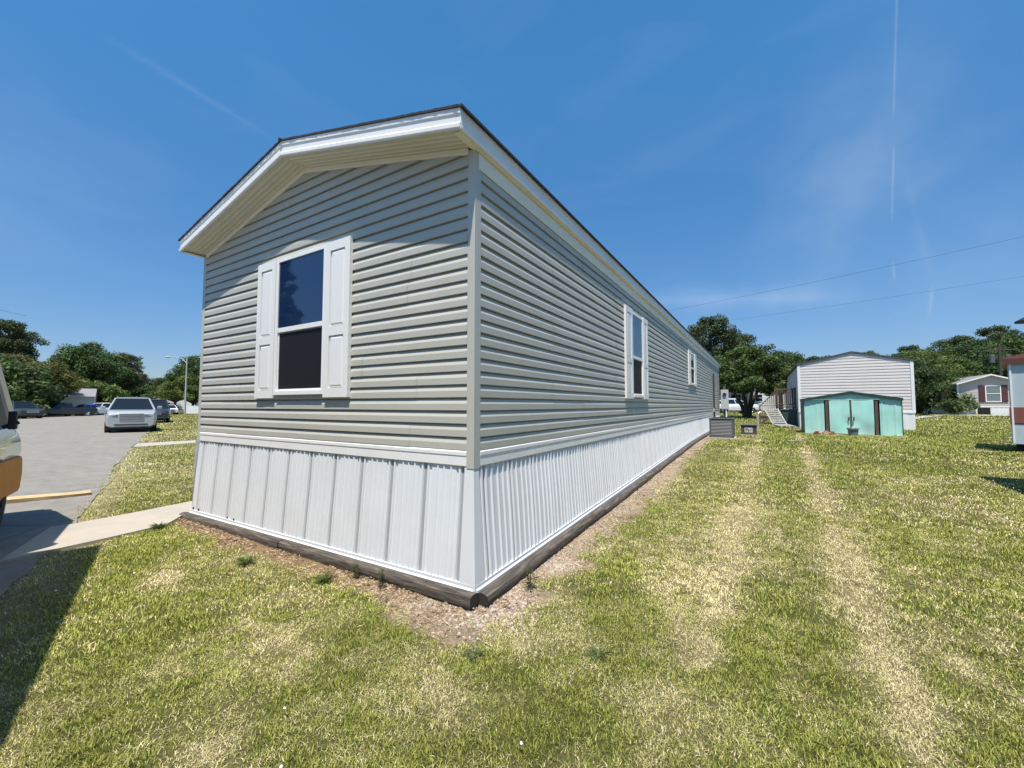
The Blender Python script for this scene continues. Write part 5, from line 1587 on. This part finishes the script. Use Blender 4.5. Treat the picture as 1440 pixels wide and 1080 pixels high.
PR = {}
for key, kind, seed, tint in (('pine1', 'pine', 3, (.052, .072, .028)), ('pine2', 'pine', 8, (.060, .078, .030)), ('pine3', 'pine', 15, (.045, .066, .027)),
                              ('oak1', 'oak', 4, (.055, .088, .024)), ('oak2', 'oak', 10, (.047, .080, .026)), ('oak3', 'oak', 12, (.072, .100, .026)),
                              ('olive', 'oak', 19, (.086, .092, .026)), ('spread', 'spread', 5, (.055, .088, .024)),
                              ('bush1', 'bush', 6, (.070, .105, .026)), ('bush2', 'bush', 7, (.055, .085, .028)), ('cedar', 'cedar', 9, (.035, .055, .022))):
    tr, cm_ = proto(kind, seed, tint)
    PR[key] = [tr, cm_, None]


def tree(key, name, label, X, F, h_scale, w_scale=None, rz=None, group=None, z=None, xy=None, cat='tree'):
    x, y = xy if xy else bear(px(X), F)
    p = PR[key]
    t = thing(name, label, cat, (x, y, GZ(x, y) if z is None else z), random.uniform(0, 6.28) if rz is None else rz, group)
    ws = w_scale or h_scale
    t.scale = (ws, ws, h_scale)
    if p[2] is None:
        p[2] = p[0].build('trunk', M['bark'], None, 60).data
        bpy.data.objects.remove([o for o in bpy.data.objects if o.data == p[2]][0])
    link('trunk', p[2], t); link('crown', p[1], t)
    return t


# left, beyond the road
tree('pine1', 'pine_tree', 'tall open pine rising highest at the left edge beyond the truck', 8, 62, 1.30, 1.15)
tree('olive', 'shade_tree', 'broad olive-brown shade tree over the tan house at the left', 26, 49, .76, .84, rz=.4)
tree('olive', 'shade_tree', 'low olive-brown tree between the shade tree and the great oak', 66, 56, .74, .70, rz=2.0)
tree('oak2', 'oak_tree', 'great dark rounded tree, biggest behind the blue car', 128, 76, 1.34, 1.20, rz=1.0)
tree('oak1', 'oak_tree', 'dark tree standing at the left shoulder of the great rounded one', 92, 78, 1.16, .9, rz=2.6)
tree('pine2', 'pine_tree', 'ragged dark pine on the right flank of the great rounded tree', 172, 80, 1.02, 1.12)
tree('bush1', 'bushy_tree', 'bright green bushy tree just behind the small pale house', 126, 66, 1.75, 1.6, cat='tree')
tree('bush1', 'bushy_tree', 'green bushy tree reaching right of the small pale house', 150, 68, 1.55, 1.35, cat='tree')
tree('bush2', 'bushy_tree', 'dark bush in the shade to the left of the tan house', 16, 50, 1.35, 1.7, cat='tree')
tree('bush2', 'bushy_tree', 'dark shaded thicket behind the dark grey SUV', 8, 46, 1.9, 1.9, cat='tree')
tree('oak2', 'shade_tree', 'dark tree whose low branches hang over the black pickup', 72, 62, .62, .55, rz=.9)
tree('pine3', 'pine_tree', 'far pine rising right behind the silver SUV', 196, 118, .92, 1.0)
tree('oak1', 'oak_tree', 'mid-distance green tree seen over the dark SUV', 214, 112, .72, 1.1)
tree('pine2', 'pine_tree', 'flat-topped far pine left of the street lamp', 228, 122, .84, 1.2)
tree('oak3', 'oak_tree', 'lighter green far tree just left of the street lamp pole', 247, 104, .80, .95)
tree('oak1', 'oak_tree', 'tall green tree behind the street lamp, cut by the home', 274, 70, 1.02, .75, rz=.3)
tree('oak3', 'oak_tree', 'low green tree behind the white fence by the lamp', 272, 66, .62, .75, rz=1.9)
tree('bush2', 'bushy_tree', 'dark bush right of the great tree, over the silver SUV\'s roof', 190, 88, 1.5, 2.2, cat='tree')
# reflected in the gable window
tree('cedar', 'cedar_tree', 'conical cedar across the road, mirrored in the gable window', 0, 0, 1.08, 1.0, xy=(-22.2, -11.0), z=0)
tree('pine1', 'pine_tree', 'pine across the road beside the conical cedar', 0, 0, .9, .9, xy=(-33, -12.0), z=0)
# right, behind the lots
tree('pine3', 'pine_tree', 'tall rounded pine rising over the far end of the grey home\'s roof', 1000, 47, .98, 1.02, rz=1.2)
tree('pine2', 'pine_tree', 'smaller pine top right of the tall rounded pine', 1046, 52, .88, .9, rz=.3)
tree('spread', 'spreading_tree', 'dense dark multi-stemmed spreading tree between the grey and white homes', 1050, 29.5, 1.0, .98, rz=.7)
tree('oak2', 'oak_tree', 'dark tree in the gap between the spreading tree and the white home', 1098, 48, .74, .66, rz=2.2)
tree('pine1', 'pine_tree', 'far pine peeping up just left of the white home', 1157, 66, .80, 1.0, rz=.2)
tree('pine3', 'pine_tree', 'far pine behind the deck, between the spreading tree and the white home', 1120, 70, .84, 1.05, rz=2.9)
tree('oak3', 'oak_tree', 'leafy lighter-green tree between the white and the beige homes', 1290, 38, .60, .62, rz=1.4)
tree('oak2', 'oak_tree', 'dark tree close behind the white home\'s right corner', 1262, 33, .50, .52, rz=2.8)
tree('bush2', 'bushy_tree', 'dark low bush at the left of the beige home', 1306, 35, .9, 1.0, cat='tree')
for i, (X, F, hs_, ws_, key) in enumerate(((1226, 62, .80, .8, 'pine2'), (1252, 66, .90, .95, 'oak2'), (1286, 70, .98, 1.0, 'pine3'), (1318, 66, .98, 1.0, 'oak1'), (1350, 72, 1.18, 1.1, 'pine1'),
                                         (1378, 64, 1.14, 1.05, 'oak2'), (1408, 70, 1.28, 1.2, 'pine3'), (1432, 64, 1.18, 1.1, 'oak1'), (1470, 68, 1.2, 1.1, 'pine2'), (1335, 58, .78, .8, 'oak1'), (1400, 56, .80, .85, 'oak2'), (1365, 60, .74, .9, 'oak2'), (1520, 66, 1.2, 1.2, 'oak1'))):
    tree(key, 'ridge_tree', 'dark tree in the wooded ridge behind the white and beige homes', X, F, hs_, ws_, group='trees of the wooded ridge at the right')
for i, (X, F, hs_, ws_, key) in enumerate(((1076, 84, .85, 1.0, 'pine1'), (1104, 92, .9, 1.1, 'pine2'), (1140, 88, .82, 1.1, 'oak2'), (1180, 90, .85, 1.1, 'pine3'), (1212, 84, .85, 1.0, 'oak1'), (985, 90, .8, 1.2, 'oak2'))):
    tree(key, 'far_tree', 'dark tree in the far line between the spreading tree and the wooded ridge', X, F, hs_, ws_, group='far trees behind the white home')
for i, (X, F, hs_, ws_, key) in enumerate(((-120, 60, 1.1, 1.1, 'oak1'), (-60, 64, 1.1, 1.1, 'pine3'), (-200, 58, 1.1, 1.2, 'oak2'), (-330, 52, 1.1, 1.2, 'pine2'), (-520, 44, 1.0, 1.2, 'oak1'), (206, 140, .9, 1.3, 'oak2'), (236, 150, .95, 1.3, 'pine3'), (256, 145, .9, 1.3, 'oak2'), (182, 130, .9, 1.3, 'pine1'), (292, 130, 1.0, 1.3, 'oak2'), (40, 80, .85, 1.1, 'oak2'), (60, 86, .9, 1.1, 'pine2'))):
    tree(key, 'far_tree', 'dark tree in the far wood closing the road', X, F, hs_, ws_, group='far trees closing the road')
